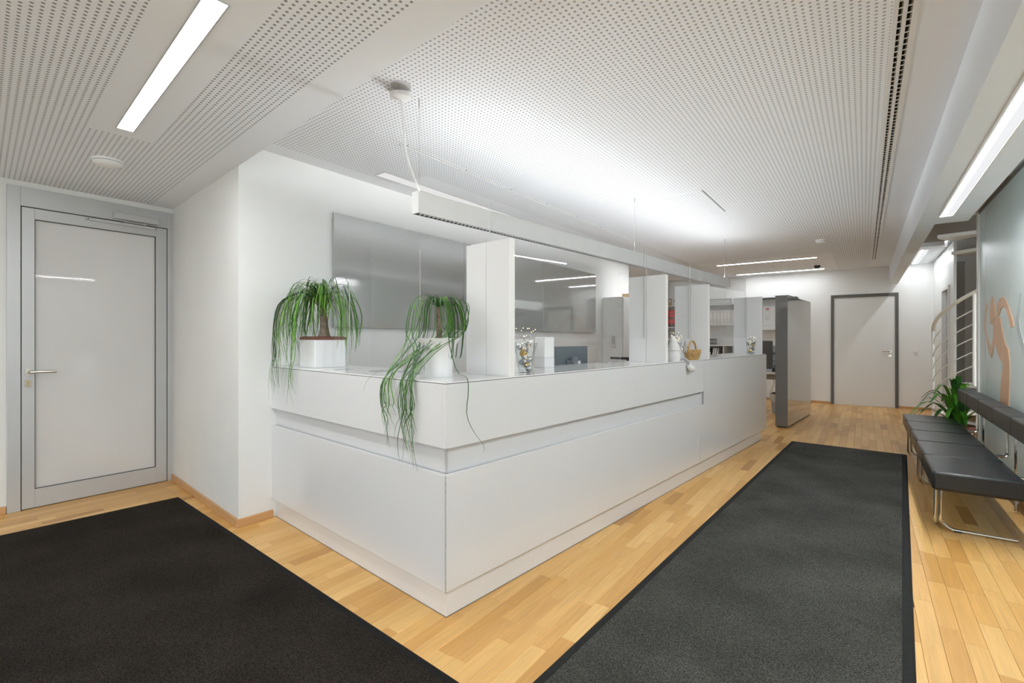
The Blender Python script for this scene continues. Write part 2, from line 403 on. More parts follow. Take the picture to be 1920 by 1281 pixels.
for nm, m_, l_, r_ in (('baseboard_alcove', B(-sd+.01, .015, -.016, 0, 0, .058), (XW, YW, 0), CROT),
                       ('baseboard_left', B(XW, XW+.016, YW-.016, 1.80, 0, .058), None, 0),
                       ('baseboard_door', B(-5.2, -5.184, -3.6, .645, 0, .058), None, 0)):
    struct(nm, m_, base_mat, loc=l_, rz=r_, bevel=.004)
struct('baseboard_back', M().box(-3.4, -.545, YB-.014, YB, 0, .045).box(.53, 1.02, YB-.014, YB, 0, .045), base_mat, bevel=.003)
# behind the camera: a wall with a wide shop window
wy = -3.6
struct('wall_rear', M().box(-5.36, 2.9, wy-.15, wy, -.02, .25).box(-5.36, 2.9, wy-.15, wy, 2.45, 5.2).box(-5.36, -2.2, wy-.15, wy, .25, 2.45).box(.6, 2.9, wy-.15, wy, .25, 2.45), wall_mat)
w1 = struct('window_1', B(-2.2, .6, wy-.10, wy-.02, .25, .31), alu)
for i in range(3):
    x = -2.2+i*2.73/2; struct('mullion', B(x, x+.07, wy-.10, wy-.02, .31, 2.39), alu, w1)
    if i < 2: struct('pane', B(x+.07, x+2.73/2, wy-.065, wy-.055, .31, 2.39), glass_win, w1)
struct('head_rail', B(-2.2, .6, wy-.10, wy-.02, 2.39, 2.45), alu, w1)

w2 = struct('added_window', M().box(2.78,2.86,-3.6,6.9,.20,.26).box(2.78,2.86,-3.6,6.9,2.54,2.60), alu)  # unseen window, added to bring in daylight from the right
for i in range(8):
    y = -3.6+i*1.49; struct('mullion', B(2.78,2.86,y,y+.07,.26,2.54), alu, w2)
    if i < 7: struct('pane', B(2.815,2.825,y+.07,y+1.49,.26,2.54), glass_win, w2)

# ------------------------------------------------------------------ glass door on the left
milk = milk_mat('milky_door_glass', (.72,.70,.675), .25, .03, .6, 2.0)
d1 = struct('door_1', M().box(-5.24,-5.185,.649,.722,0,2.482).box(-5.24,-5.185,1.68,1.742,0,2.482).box(-5.24,-5.185,.722,1.68,2.335,2.482), alu, bevel=.002)
struct('gasket', M().box(-5.232,-5.20,.722,.7275,0,2.335).box(-5.232,-5.20,1.6745,1.68,0,2.335).box(-5.232,-5.20,.722,1.68,2.3285,2.335).box(-5.232,-5.20,.722,1.68,0,.006), alu_dark, d1)
struct('leaf_frame', M().box(-5.24,-5.19,.728,.800,.006,2.328).box(-5.24,-5.19,1.590,1.674,.006,2.328).box(-5.24,-5.19,.800,1.590,.006,.148).box(-5.24,-5.19,.800,1.590,2.245,2.328), alu, d1, bevel=.002)
struct('glazing_gasket', M().box(-5.225,-5.192,.800,.803,.148,2.245).box(-5.225,-5.192,1.586,1.590,.148,2.245).box(-5.225,-5.192,.803,1.586,2.240,2.245).box(-5.225,-5.192,.803,1.586,.148,.152), alu_dark, d1)
struct('pane', B(-5.222,-5.208,.803,1.586,.152,2.240), milk, d1)
g = M().lathe([(.0,0),(.027,0),(.027,.008),(.022,.011),(.0,.011)], 20, cap=False)
def oval(cy, cz, ry, rz_, x0, x1, n=20):
    m_ = M(); pts = []
    for k in range(n):
        a = 2*pi*k/n; c_, s_ = cos(a), sin(a)
        pts.append((cy+ry*c_, cz+(rz_-ry)*(1 if s_ > 0 else -1 if s_ < 0 else 0)+ry*s_))
    return M().add([(x0,y,z) for y,z in pts]+[(x1,y,z) for y,z in pts],
        [tuple(range(n))[::-1], tuple(range(n,2*n))]+[(i,(i+1)%n,(i+1)%n+n,i+n) for i in range(n)])
struct('rosette', oval(.762, 1.06, .016, .032, -5.191, -5.180), steel, d1)
struct('handle', M().tube([(-5.182,.764,1.06),(-5.142,.764,1.06),(-5.132,.770,1.06),(-5.130,.785,1.06),(-5.130,.915,1.058)], .0095, 10), steel, d1, smooth=True)
struct('lock_plate', oval(.762, .972, .016, .031, -5.191, -5.181), mat('brassy_lock_steel', (.55,.46,.36), .3, metal=1), d1)
struct('lock_cylinder', M().box(-5.182,-5.179,.757,.767,.955,.975).tube([(-5.182,.762,.982),(-5.178,.762,.982)], .0085, 12), mat('brass_lock_core', (.45,.34,.2), .3, metal=1), d1)
struct('closer_body', B(-5.186,-5.142,1.277,1.60,2.345,2.402), alu, d1, bevel=.004)
struct('closer_rail', B(-5.190,-5.170,1.100,1.595,2.300,2.322), alu, d1, bevel=.002)
struct('closer_arm', M().tube([(-5.165,1.50,2.343),(-5.165,1.50,2.325)], .009, 10).box(-5.168,-5.160,1.35,1.51,2.326,2.334), steel, d1)
struct('rail_screw', M().tube([(-5.171,1.113,2.311),(-5.168,1.113,2.311)], .005, 8).tube([(-5.171,1.582,2.311),(-5.168,1.582,2.311)], .005, 8), black_pl, d1)

# ------------------------------------------------------------------ grey framed door in the back wall
dy = YB
d2 = struct('door_2', M().box(-.538,-.487,dy-.025,dy+.02,0,2.185).box(.475,.526,dy-.025,dy+.02,0,2.185).box(-.487,.475,dy-.025,dy+.02,2.125,2.185), mat('dark_olive_grey_frame', (.105,.100,.088), .45), bevel=.002)
struct('door_leaf', B(-.487,.475,dy-.006,dy+.03,.008,2.125), mat('light_grey_door_leaf', (.72,.72,.70), .5, noise=(1.5,.01)), d2)
o = struct('rosette', M().lathe([(0,0),(.026,0),(.026,.008),(.0,.008)], 20, cap=False), steel, d2)
o.location = (.40, dy-.006, 1.065); o.rotation_euler = (pi/2, 0, 0)
struct('handle', M().tube([(.40,dy-.012,1.065),(.40,dy-.055,1.065),(.392,dy-.062,1.065),(.375,dy-.063,1.065),(.275,dy-.063,1.068)], .010, 10), chrome, d2, smooth=True)
o = struct('key_rosette', M().lathe([(0,0),(.026,0),(.026,.008),(.0,.008)], 20, cap=False), steel, d2)
o.location = (.40, dy-.006, .99); o.rotation_euler = (pi/2, 0, 0)
sw = thing('light_switch', 'white light switch and socket plate on back wall right of grey framed door', 'switch', (.77, YB, 1.08))
part('plate', B(-.042,.042,-.009,0,-.09,.075), plastic_w, sw, bevel=.003)
part('rocker', B(-.03,.03,-.014,-.009,.008,.062), plastic_w, sw, bevel=.002)
part('socket', M().box(-.03,.03,-.013,-.009,-.075,-.015), mat('pale_grey_socket', (.62,.62,.62), .4), sw, bevel=.002)
part('socket_symbol', M().box(-.014,-.002,-.0145,-.013,-.050,-.044).box(.002,.014,-.0145,-.013,-.050,-.044).box(-.012,.012,-.0145,-.013,-.043,-.040), dark_grey, sw)

# ------------------------------------------------------------------ reception counter
RL, RS = 5.482, 1.97            # length of the front, of the short side
ct = thing('reception_counter', 'long white lacquered L-shaped reception counter with recessed slot and plinth', 'counter', (CX0, CY0, 0), CROT)
# local x = -b, local y = a
t = .022
def cpart(name, m_, mt, **k): return part(name, m_, mt, ct, **k)
cpart('countertop', M().box(-.45,-.003,.003,RL-.003,ZT-.006,ZT).box(-RS,-.45,.003,.45,ZT-.006,ZT), top_mat)
cpart('joint_line', M().box(-.447,-.0025,.0025,RL-.0025,ZT-.010,ZT-.006).box(-RS,-.447,.0025,.447,ZT-.010,ZT-.006), edge_dark)
ZU, ZL, ZP = .805, .681, .138   # underside of upper panel, top of lower panel, underside of lower panel
SE = 3.246                      # slot end
cpart('upper_panel', B(-t, 0, 0, SE, ZU, ZT-.010), lacquer, bevel=.0015)
cpart('lower_panel', B(-t, 0, 0, 3.155, ZP, ZL), lacquer, bevel=.0015)
o = cpart('end_panel', M().prism([(SE, ZL+.0), (SE, ZU), (SE, ZT-.010), (RL, ZT-.010), (RL, ZP), (3.157, ZP), (3.157, ZL)], -t, 0), lacquer)
# prism was drawn in (a,z): turn it into (x=-b, y=a, z)
me = o.data
for v in me.vertices:
    a_, z_, x_ = v.co.x, v.co.y, v.co.z; v.co = (x_, a_, z_)
me.flip_normals(); me.update()
cpart('return_upper_panel', B(-RS, -t-.0005, 0, t, ZU, ZT-.010), lacquer, bevel=.0015)
cpart('return_lower_panel', B(-RS, -t-.0005, 0, t, ZP, ZL), lacquer, bevel=.0015)
cpart('slot_back', M().box(-.05,-.035,.035,SE,ZL-.02,ZU+.02).box(-RS,-.05,.035,.05,ZL-.02,ZU+.02), lacquer_slot)
cpart('slot_corner_strip', B(-.041,-.031,.031,.041,ZL-.01,ZU+.01), alu)
cpart('slot_end', B(-.05,-.001,SE,SE+.012,ZL,ZU), lacquer)
cpart('plinth', M().box(-.06,-.03,.03,5.33,0,ZP+.02).box(-RS,-.06,.03,.06,0,ZP+.02), lacquer)
cpart('shadow_gap_strip', M().box(-.06,-.0292,.0292,5.331,0,.004).box(-RS,-.06,.0292,.06,0,.004), edge_dark)  # dark strip painted in for the shadow gap under the plinth
cpart('carcass', M().box(-.43,-.052,.055,RL-.03,ZP+.005,ZT-.012).box(-RS,-.43,.055,.43,ZP+.005,ZT-.012), plastic_w)
cpart('end_face', B(-.45,-t,RL-.02,RL,ZP,ZT-.010), lacquer)
cpart('corner_edge', B(-.004,.0006,-.0006,.004,ZP,ZL), mat('worn_corner_edge', (.40,.40,.40), .5, noise=(40,.3)))
# staff desk behind the counter
dk = thing('staff_desk', 'white staff desk behind the tall counter, mostly hidden by it', 'desk', (CX0, CY0, 0), CROT)
part('desk_top', B(-1.20,-.46,.60,5.2,.71,.74), top_mat, dk)
for a in (.7, 2.8, 5.0): part('leg', B(-1.15,-.5,a,a+.05,0,.71), plastic_w, dk)

# dividers on the counter
DA = (.47, 2.42, 3.40, 5.30)
lab = ('tall white divider board beside the hanging plant at the near counter end', 'white divider board left of the knitted gnome, second from the near corner',
       'white divider board directly behind the small wicker basket', 'white divider board by the far counter end next to grey partition')
for a, l in zip(DA, lab):
    d_ = thing('counter_divider', l, 'divider', cw(a, 0, ZT), CROT, 'dividers on the counter')
    part('board', M().box(-.345,-.185,-.02,.02,0,.742).box(-.183,-.012,-.02,.02,0,.742), divider_mat, d_, bevel=.0015)
    part('edge_band', B(-.012,-.004,-.02,.02,0,.742), plastic_w, d_, bevel=.001)
# clear acrylic screens between the dividers
for i, (a0, a1) in enumerate(((.491, 2.399), (2.441, 3.379), (3.421, 5.279))):
    l = ('clear acrylic screen between the first and second white dividers', 'short clear acrylic screen behind the gnome and basket', 'clear acrylic screen hung over the far half of the counter')[i]
    s_ = thing('acrylic_screen', l, 'screen', cw(a0, .20, ZT+.20), CROT, 'acrylic screens over the counter')
    L_ = a1-a0
    part('sheet', B(-.002,.002,.003,L_-.003,.003,.777), acrylic, s_)
    for y in (.001, L_-.003): part('edge', B(-.0022,.0022,y,y+.002,0,.78), acry_edge, s_)
def rounded_sheet(w, h, r):
    """outline of a sheet with rounded upper corners, in (x, z)"""
    p = [(0,0),(w,0)]
    p += [(w-r+r*cos(q*pi/12), h-r+r*sin(q*pi/12)) for q in range(7)]
    p += [(r-r*sin(q*pi/12), h-r+r*cos(q*pi/12)) for q in range(7)]
    return p
def stand_sheet(name, label, loc, rz, w, h, r, foot=.0):
    s_ = thing(name, label, 'screen', loc, rz, 'acrylic screens over the counter')
    pts = rounded_sheet(w, h, r)
    m_ = M().prism(pts, -.002, .002); m_.v = [(x, z, y) for x, y, z in m_.v]; m_.f = [f[::-1] for f in m_.f]
    part('sheet', m_, acrylic, s_)
    part('edge', B(w-.0014, w, -.0021, .0021, .004, h-r), acry_edge, s_)
    if foot:
        for x in (.06, w-.10): part('foot', B(x, x+.04, -foot, foot, 0, .006), acrylic, s_)
# on the short side (they run along b)
stand_sheet('acrylic_screen', 'tall clear acrylic screen with rounded corners behind the hanging plant', cw(.225, .99, ZT), CROT, .505, .82, .06, .06)
stand_sheet('acrylic_screen', 'clear acrylic screen standing among the leaves of the left bushy plant', cw(.16, 1.70, ZT), CROT, .56, .62, .06, .06)
stand_sheet('acrylic_screen', 'low clear acrylic guard standing between the two potted plants', cw(.30, .84, ZT), CROT, .30, .115, .02, .04)
stand_sheet('acrylic_screen', 'low clear acrylic guard left of the second white divider', cw(1.98, .40, ZT), pi/2+CROT, .36, .115, .01, .04)

# ------------------------------------------------------------------ pendant lamp over the counter
LA0, LA1, LZ0, LZ1 = .213, 5.587, 2.031, 2.155
pl = thing('pendant_lamp', 'long slim white pendant lamp hanging over the counter on thin wires', 'lamp', cw(0, .515, 0), CROT)
hw = .03
part('housing', M().box(-hw,-hw+.006,LA0,LA1,LZ0,LZ1).box(hw-.006,hw,LA0,LA1,LZ0,LZ1).box(-hw+.006,hw-.006,LA0,LA0+.006,LZ0,LZ1).box(-hw+.006,hw-.006,LA1-.006,LA1,LZ0,LZ1).box(-hw+.006,hw-.006,LA0+.006,LA1-.006,LZ0+.05,LZ0+.06), mat('white_lamp_housing', (.80,.80,.80), .45), pl)
part('louvre_reflector', B(-hw+.006,hw-.006,LA0+.006,LA1-.006,LZ0+.03,LZ0+.05), mat('black_reflector', (.02,.02,.02), .3), pl)
part('downlight', B(-hw+.012,hw-.012,LA0+.02,LA1-.02,LZ0+.0285,LZ0+.0299), emit('downlight_tube', (.97,.985,1.0), 3.0), pl)
part('louvre_liner', M().box(-hw+.0055,-hw+.0075,LA0+.006,LA1-.006,LZ0+.001,LZ0+.029).box(hw-.0075,hw-.0055,LA0+.006,LA1-.006,LZ0+.001,LZ0+.029), mat('black_liner', (.01,.01,.01), .6), pl)
lv = M(); n = int((LA1-LA0)/.032)
for i in range(n):
    a = LA0+.012+i*.032; lv.box(-hw+.008, hw-.008, a, a+.005, LZ0+.001, LZ0+.028)
o = part('louvre_fins', lv, mat('satin_louvre', (.40,.40,.40), .4), pl); o['kind'] = 'stuff'
part('uplight', M().tube([(0,LA0+.04,LZ1-.015),(0,LA1-.04,LZ1-.015)], .0215, 14), emit('uplight_tube', (.95,.975,1.0), 6.0), pl, smooth=True)
def batwing(a, power):
    """a lamp inside the pendant whose upward beam is wide, like the lens of such fittings (more light sideways than straight up)"""
    d = bpy.data.lights.new('pendant_beam', 'POINT'); d.energy = power; d.shadow_soft_size = .012; d.color = (.95,.975,1.0)
    d.use_nodes = True; nt = d.node_tree; N = nt.nodes; e = N['Emission']
    g = N.new('ShaderNodeNewGeometry'); sp = N.new('ShaderNodeSeparateXYZ'); nt.links.new(g.outputs['Normal'], sp.inputs[0])
    c = N.new('ShaderNodeMath'); c.operation = 'MAXIMUM'; c.inputs[1].default_value = .32; nt.links.new(sp.outputs['Z'], c.inputs[0])
    q = N.new('ShaderNodeMath'); q.operation = 'POWER'; q.inputs[1].default_value = -1.7; nt.links.new(c.outputs[0], q.inputs[0])
    r = N.new('ShaderNodeMapRange'); r.interpolation_type = 'SMOOTHSTEP'; r.inputs[1].default_value = .08; r.inputs[2].default_value = .30
    nt.links.new(sp.outputs['Z'], r.inputs[0])
    k = N.new('ShaderNodeMath'); k.operation = 'MULTIPLY'; nt.links.new(q.outputs[0], k.inputs[0]); nt.links.new(r.outputs[0], k.inputs[1])
    nt.links.new(k.outputs[0], e.inputs['Strength'])
    o = bpy.data.objects.new('pendant_beam', d); COL.objects.link(o); o.parent = pl; o.location = (0, a, LZ1+.012)
for i in range(14): batwing(.35+i*(LA1-LA0-.3)/13, BEAM)
for a in (.24, 2.83, 5.43):
    part('wire', M().tube([(0,a,LZ1-.02),(0,a,HC-.045)], .0011, 5), mat('wire_grey', (.45,.45,.45), .5), pl)
    part('ceiling_hook', M().tube([(0,a,HC-.045),(0,a,HC)], .0045, 8), alu, pl)
m_ = M().lathe([(0,-.032),(.045,-.030),(.058,-.022),(.06,0),(.0,0)], 28, cap=False)
o = part('canopy', m_, plastic_w, pl, smooth=True, loc=(.01, .105, HC-.022)); o.rotation_euler = (.14, .10, 0)
part('canopy_shade', M().lathe([(0,-.003),(.055,-.003),(.055,0),(0,0)], 24, cap=False), mat('painted_canopy_shade', (.55,.55,.55), .8), pl, loc=(.045, .085, HC))  # grey disc painted in for the shade behind the tilted canopy
part('cable', M().tube(spline([(.0,.115,HC-.05),(.004,.125,HC-.14),(.004,.135,HC-.24),(.0,.15,HC-.33),(-.004,.19,HC-.42),(0,.235,HC-.51),(0,.25,LZ1-.02)], 28), .0052, 8), plastic_w, pl, smooth=True)

# ------------------------------------------------------------------ recessed strip lights
def strip(label, x0, x1, y0, y1, z, on=lamp_on, loc=(0,0,0), rz=0, fr=.006):
    s_ = thing('ceiling_light', label, 'light', loc, rz, 'recessed strip lights')
    part('frame', M().box(x0-fr,x0,y0-fr,y1+fr,z-.003,z+.0).box(x1,x1+fr,y0-fr,y1+fr,z-.003,z+.0).box(x0,x1,y0-fr,y0,z-.003,z).box(x0,x1,y1,y1+fr,z-.003,z), alu, s_)
    part('diffuser', B(x0,x1,y0,y1,z-.0015,z-.0003), on, s_)
    return s_
strip('wide recessed strip light in the low ceiling near the glass door', .153, 1.735, -.685, -.612, 0, loc=(XW, YW, HL), rz=CROT)
strip('dim recessed strip light in the ceiling along the wall with the grey board', -3.30, -3.18, 2.56, 5.3, HC, lamp_dim)
strip('recessed strip light in the ceiling behind the far end of the pendant lamp', -.035, .035, 0, 1.55, 0, loc=(-2.93, 7.54, HC), rz=CROT)
strip('long strip light across the rear ceiling, the one nearer the smoke detector', -2.235, -.645, 9.55, 9.62, HC, lamp_mid)
strip('long strip light across the rear ceiling, the one nearest the back wall', -2.22, -.635, 11.20, 11.26, HC, lamp_mid)
# deep fittings over the corridor
def trough(label, x0, x1, y0, y1, z, on):
    s_ = thing('ceiling_light', label, 'light', (0,0,0), 0, 'recessed strip lights')
    part('frame', M().box(x0-.01,x0,y0-.01,y1+.01,z-.006,z).box(x1,x1+.01,y0-.01,y1+.01,z-.006,z).box(x0,x1,y0-.01,y0,z-.006,z).box(x0,x1,y1,y1+.01,z-.006,z), plastic_w, s_)
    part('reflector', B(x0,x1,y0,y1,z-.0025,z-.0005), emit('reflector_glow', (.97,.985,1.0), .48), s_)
    part('tube', B(x0+.010,x0+.038,y0+.02,y1-.02,z-.005,z-.0025), on, s_)
trough('bright recessed light in the lowered ceiling strip beside the frosted glass wall', .512, .598, 1.2, 5.40, HS, lamp_bright)
trough('short recessed light in the far ceiling beyond the stair opening', .705, .805, 9.72, 11.45, HC, lamp_on)
# the same strip lights carry on over the part of the room behind the camera
strip('strip light in the low ceiling behind the camera', 1.0, 2.6, -2.45, -2.37, 0, loc=(XW, YW, HL), rz=CROT)
strip('strip light in the low ceiling by the shop window', -.8, .8, -3.85, -3.77, 0, loc=(XW, YW, HL), rz=CROT)

# ------------------------------------------------------------------ things on the ceilings
sdm = plastic_w
def detector(label, loc, r):
    s_ = thing('smoke_detector', label, 'detector', loc)
    part('base', M().lathe([(0,-.014),(r,-.014),(r,0),(0,0)], 28, cap=False), sdm, s_, smooth=True)
    part('groove', M().lathe([(0,-.019),(r*.93,-.019),(r*.93,-.014),(0,-.014)], 28, cap=False), mat('detector_groove', (.35,.35,.35), .6), s_)
    part('cap', M().lathe([(0,-.045),(r*.55,-.044),(r*.86,-.036),(r*.97,-.026),(r*.97,-.019),(0,-.019)], 28, cap=False), sdm, s_, smooth=True)
detector('round smoke detector on the low ceiling in front of the glass door', (-4.12, .99, HL), .085)
detector('small round smoke detector on the far perforated ceiling', (-.479, 7.92, HC), .07)
cd = thing('dome_camera', 'small dark dome camera on the ceiling between the two rear strip lights', 'camera', (-.70, 10.5, HC))
part('base', M().lathe([(0,-.02),(.07,-.02),(.075,0),(0,0)], 24, cap=False), plastic_w, cd, smooth=True)
part('dome', M().lathe([(0,-.075),(.025,-.072),(.045,-.058),(.055,-.038),(.056,-.02),(0,-.02)], 24, cap=False), mat('smoked_dome', (.03,.028,.026), .1), cd, smooth=True)
hp = thing('ceiling_hatch', 'perforated access panel set in the ceiling above the counter', 'hatch', (0,0,HC))
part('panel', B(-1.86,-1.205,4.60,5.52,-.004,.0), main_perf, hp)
part('gap', M().box(-1.211,-1.205,4.60,5.52,-.0055,-.004), mat('grey_gap', (.28,.28,.28), .8), hp)
part('rim', M().box(-1.86,-1.21,4.594,4.60,-.0065,0), soffit_mat, hp)
tk = thing('ceiling_track', 'thin pale track line with small clips along the perforated ceiling', 'track', (0,0,HC))
part('rail', M().box(-2.645,-2.638,2.0,11.4,-.004,0).box(-2.612,-2.605,2.0,11.4,-.004,0), mat('track_line', (.66,.66,.65), .6), tk)
for i in range(14):
    y = 2.0+i*.62
    part('clip', B(-2.646,-2.639,y+.25,y+.262,-.006,-.001), dark_grey, tk)
    part('clip', B(-2.611,-2.604,y+.29,y+.302,-.006,-.001), dark_grey, tk)
sdif = thing('slot_diffuser', 'twin slot ventilation diffuser running along the main ceiling', 'vent', (0,0,HC))
y0, y1 = -.2, 10.46
part('lid', B(.1005,.1845,y0,YB-.01,.1,.104), dark_grey, sdif)
part('profile', M().box(.1005,.116,y0,y1,-.004,.1).box(.131,.146,y0,y1,-.004,.1).box(.163,.1845,y0,y1,-.004,.1).box(.1005,.1845,y1,YB-.01,-.001,.1), plastic_w, sdif)
part('inner_channel', M().box(.116,.131,y0,y1,.06,.1).box(.146,.163,y0,y1,.06,.1).box(.1275,.131,y0,y1,.012,.06).box(.159,.163,y0,y1,.012,.06), mat('tan_channel', (.42,.36,.25), .7), sdif)
part('dark_channel', M().box(.116,.1275,y0,y1,.022,.06).box(.146,.159,y0,y1,.022,.06), mat('black_channel', (.008,.008,.008), .9), sdif)
fn = M(); i = 0; y = y0
while y < y1:
    for x0_, x1_ in ((.116,.131),(.146,.163)): fn.box(x0_, x1_, y, y+.005, -.0005, .003)
    if i % 6 == 0:
        for x0_, x1_ in ((.116,.131),(.146,.163)): fn.box(x0_, x1_, y+.006, y+.016, .004, .02, 1)
    y += .054; i += 1
o = link('fins', fn.mesh('fins', [plastic_w, black_pl]), sdif); o['kind'] = 'stuff'

# ------------------------------------------------------------------ grey glossy wall board
wbm = mat('grey_satin_board', (.47,.47,.465), .11, metal=.5, spec=.6, noise=(2,.01))
wbm2 = mat('grey_mirror_board', (.50,.50,.495), .04, metal=.4, spec=.7, noise=(2,.01))
bd = thing('wall_board', 'wide glossy grey board mounted on the wall behind the counter', 'board', (XW, 0, 0))
part('left_panel', B(.022,.032,2.288,3.868,1.41,2.35), wbm, bd, bevel=.001)
part('middle_panel', B(.022,.032,3.872,5.448,1.41,2.35), wbm2, bd, bevel=.001)
part('right_panel', B(.022,.032,5.452,7.025,1.41,2.35), wbm2, bd, bevel=.001)
part('backing', B(0,.022,2.31,7.00,1.43,2.33), dark_grey, bd)

# ------------------------------------------------------------------ mats
def floor_mat(label, x0, x1, y0, y1, loc, rz, cm, rub):
    t_ = thing('door_mat', label, 'mat', loc, rz)
    part('rubber_border', M().add([(x0,y0,0),(x1,y0,0),(x1,y1,0),(x0,y1,0),(x0+.012,y0+.012,.006),(x1-.012,y0+.012,.006),(x1-.012,y1-.012,.006),(x0+.012,y1-.012,.006)],
         [(3,2,1,0),(4,5,6,7),(0,1,5,4),(1,2,6,5),(2,3,7,6),(3,0,4,7)]), rub, t_)
    part('carpet', B(x0+.042,x1-.042,y0+.042,y1-.042,.005,.011), cm, t_, bevel=.003)
rub = mat('black_rubber', (.012,.012,.012), .8, spec=.15, noise=(60,.15))
rub2 = mat('grey_black_rubber', (.020,.021,.020), .8, spec=.15, noise=(60,.15))
floor_mat('dark brown-black carpet mat in front of the glass door', 0, 3.42, -1.9, 0, (-4.585, 1.562, .0005), radians(-3.5), carpet('brown_black_carpet', (.024,.020,.0165), (.10,.085,.065)), rub)
floor_mat('long charcoal carpet runner between the counter and the bench', 0, 1.14, -6.6, 0, (-.747, 7.06, .0005), radians(-2.85), carpet('charcoal_carpet', (.058,.058,.052), (.15,.15,.13)), rub2)

# ------------------------------------------------------------------ black bench
leather = mat('black_leather', (.006,.0078,.0105), .3, spec=.5, noise=(10,.12), bump=(160,.12))
leather2 = mat('worn_black_leather', (.030,.030,.029), .42, spec=.45, noise=(8,.15), bump=(160,.12))
bn = thing('bench', 'long black leather bench with raised backrest and chrome sled legs', 'bench', (0, 0, 0))
def cushion(name, x0, x1, y0, y1, z0, z1, mt, nseg):
    for k in range(nseg):
        a = y0+(y1-y0)*k/nseg; b = y0+(y1-y0)*(k+1)/nseg
        part(name, B(x0,x1,a+.0012,b-.0012,z0,z1), mt, bn, bevel=.016, seg=3, smooth=True, angle=50)
    part(name+'_core', B(x0+.018,x1-.018,y0+.02,y1-.02,z0-.004,z1-.006), mt, bn)
cushion('seat_pad', .365, .808, 4.22, 7.25, .315, .437, leather, 5)
cushion('back_pad', .838, .965, 4.24, 7.25, .622, .765, leather2, 5)
for y in (4.42, 5.70, 6.95):
    R = .08; x0, x1 = .425, .80
    arc = [(x0+R-R*cos(q*pi/16), y, .011+R-R*sin(q*pi/16)) for q in range(9)]
    part('sled_leg', M().tube([(x0,y,.30)]+arc+[(x1,y,.011)], .0105, 10), chrome, bn, smooth=True)
    part('sled_leg', M().tube([(x0-.026,y+.01,.30),(x0-.026,y+.01,.09),(x0-.024,y+.025,.045),(x0-.015,y+.07,.020),(x0+.0,y+.16,.011)], .0105, 10), chrome, bn, smooth=True)
    part('foot_pad', B(x0+.07,x0+.11,y-.014,y+.014,0,.006), black_pl, bn)
    part('cross_bar', M().tube([(.40,y,.306),(.925,y,.306)], .011, 8), chrome, bn, smooth=True)
for y in (4.05+.35, 5.15, 6.36):
    part('back_post', M().tube([(.925,y,.02),(.925,y,.63)], .0125, 10), chrome, bn, smooth=True)
    part('back_bracket', M().tube([(.885,y+.05,.63),(.885,y+.05,.43),(.880,y+.05,.415),(.865,y+.05,.41),(.74,y+.05,.41)], .0115, 10), chrome, bn, smooth=True)

# ------------------------------------------------------------------ frosted glass wall with figures
frost = milk_mat('frosted_green_glass', (.84,.91,.89), .55, .22, .55, 1.2)
fw = struct('wall_glass', M().box(XF-.01,XF+.04,7.14,7.22,0,HC+.02), mat('white_metal_post', (.78,.78,.75), .4))
ys = [7.135, 6.85, 5.80]
while ys[-1] > 1.6: ys.append(ys[-1]-1.05)
for i in range(len(ys)-1):
    struct('pane', B(XF+.004,XF+.016,ys[i+1]+.003,ys[i]-.003,.055,HC-.02), frost, fw)
struct('floor_channel', B(XF-.004,XF+.024,ys[-1],7.14,0,.055), base_mat, fw)
struct('head_channel', B(XF-.004,XF+.024,ys[-1],7.14,HC-.03,HC+.02), dark_grey, fw)
dec_o = mat('orange_film', (.66,.40,.235), .35, noise=(3,.06)); dec_g = mat('grey_film', (.42,.46,.46), .35, noise=(3,.05))
figs = [[(5.126,1.64),(5.06,1.626),(5.017,1.576),(5.009,1.482),(5.06,1.418),(5.149,1.43),(5.194,1.489),(5.171,1.585)],
 [(5.312,1.603),(5.288,1.592),(5.346,1.475),(5.336,1.374),(5.194,1.266),(5.126,1.257),(5.06,1.333),(5.017,1.324),(5.052,1.249),(5.126,1.171),(5.194,1.198),(5.312,1.304),(5.396,1.395),(5.386,1.496)],
 [(5.06,1.418),(4.975,1.481),(4.834,1.467),(4.776,1.386),(4.683,1.281),(4.594,1.248),(4.554,1.166),(4.554,1.05),(4.577,.92),(4.60,.72),(4.80,.72),(4.834,.912),(4.795,1.031),(4.731,1.14),(4.873,1.188),(4.975,1.259),(5.06,1.333)],
 [(4.954,1.48),(4.934,1.553),(4.853,1.603),(4.757,1.614),(4.665,1.586),(4.56,1.516),(4.476,1.446),(4.443,1.397),(4.526,1.39),(4.56,1.432),(4.647,1.512),(4.731,1.542),(4.814,1.529),(4.873,1.477)]]
grey_fig = [(4.288,1.604),(4.268,1.599),(4.297,1.511),(4.318,1.441),(4.274,1.362),(4.196,1.285),(4.10,1.18),(4.02,1.02),(4.06,1.0),(4.196,1.209),(4.318,1.308),(4.395,1.396),(4.427,1.461),(4.358,1.459)]
def film(name, label, polys, mt):
    t_ = thing(name, label, 'decal', (XF, 0, 0))
    for k, q in enumerate(polys):
        nm = ('head', 'arm', 'body', 'arm')[k] if len(polys) > 1 else 'body'
        q = [(y*1.274, 1.32+(z-1.32)*1.274) for y, z in q]
        m_ = M().prism(q, -.0008-.0002*k, .0035); m_.v = [(z, x, y) for x, y, z in m_.v]
        part(nm, m_, mt, t_)
film('glass_decal', 'orange dancing figure film on the frosted glass wall above the bench', figs, dec_o)
film('glass_decal', 'grey dancing figure film beside the orange figure on frosted glass', [grey_fig], dec_g)

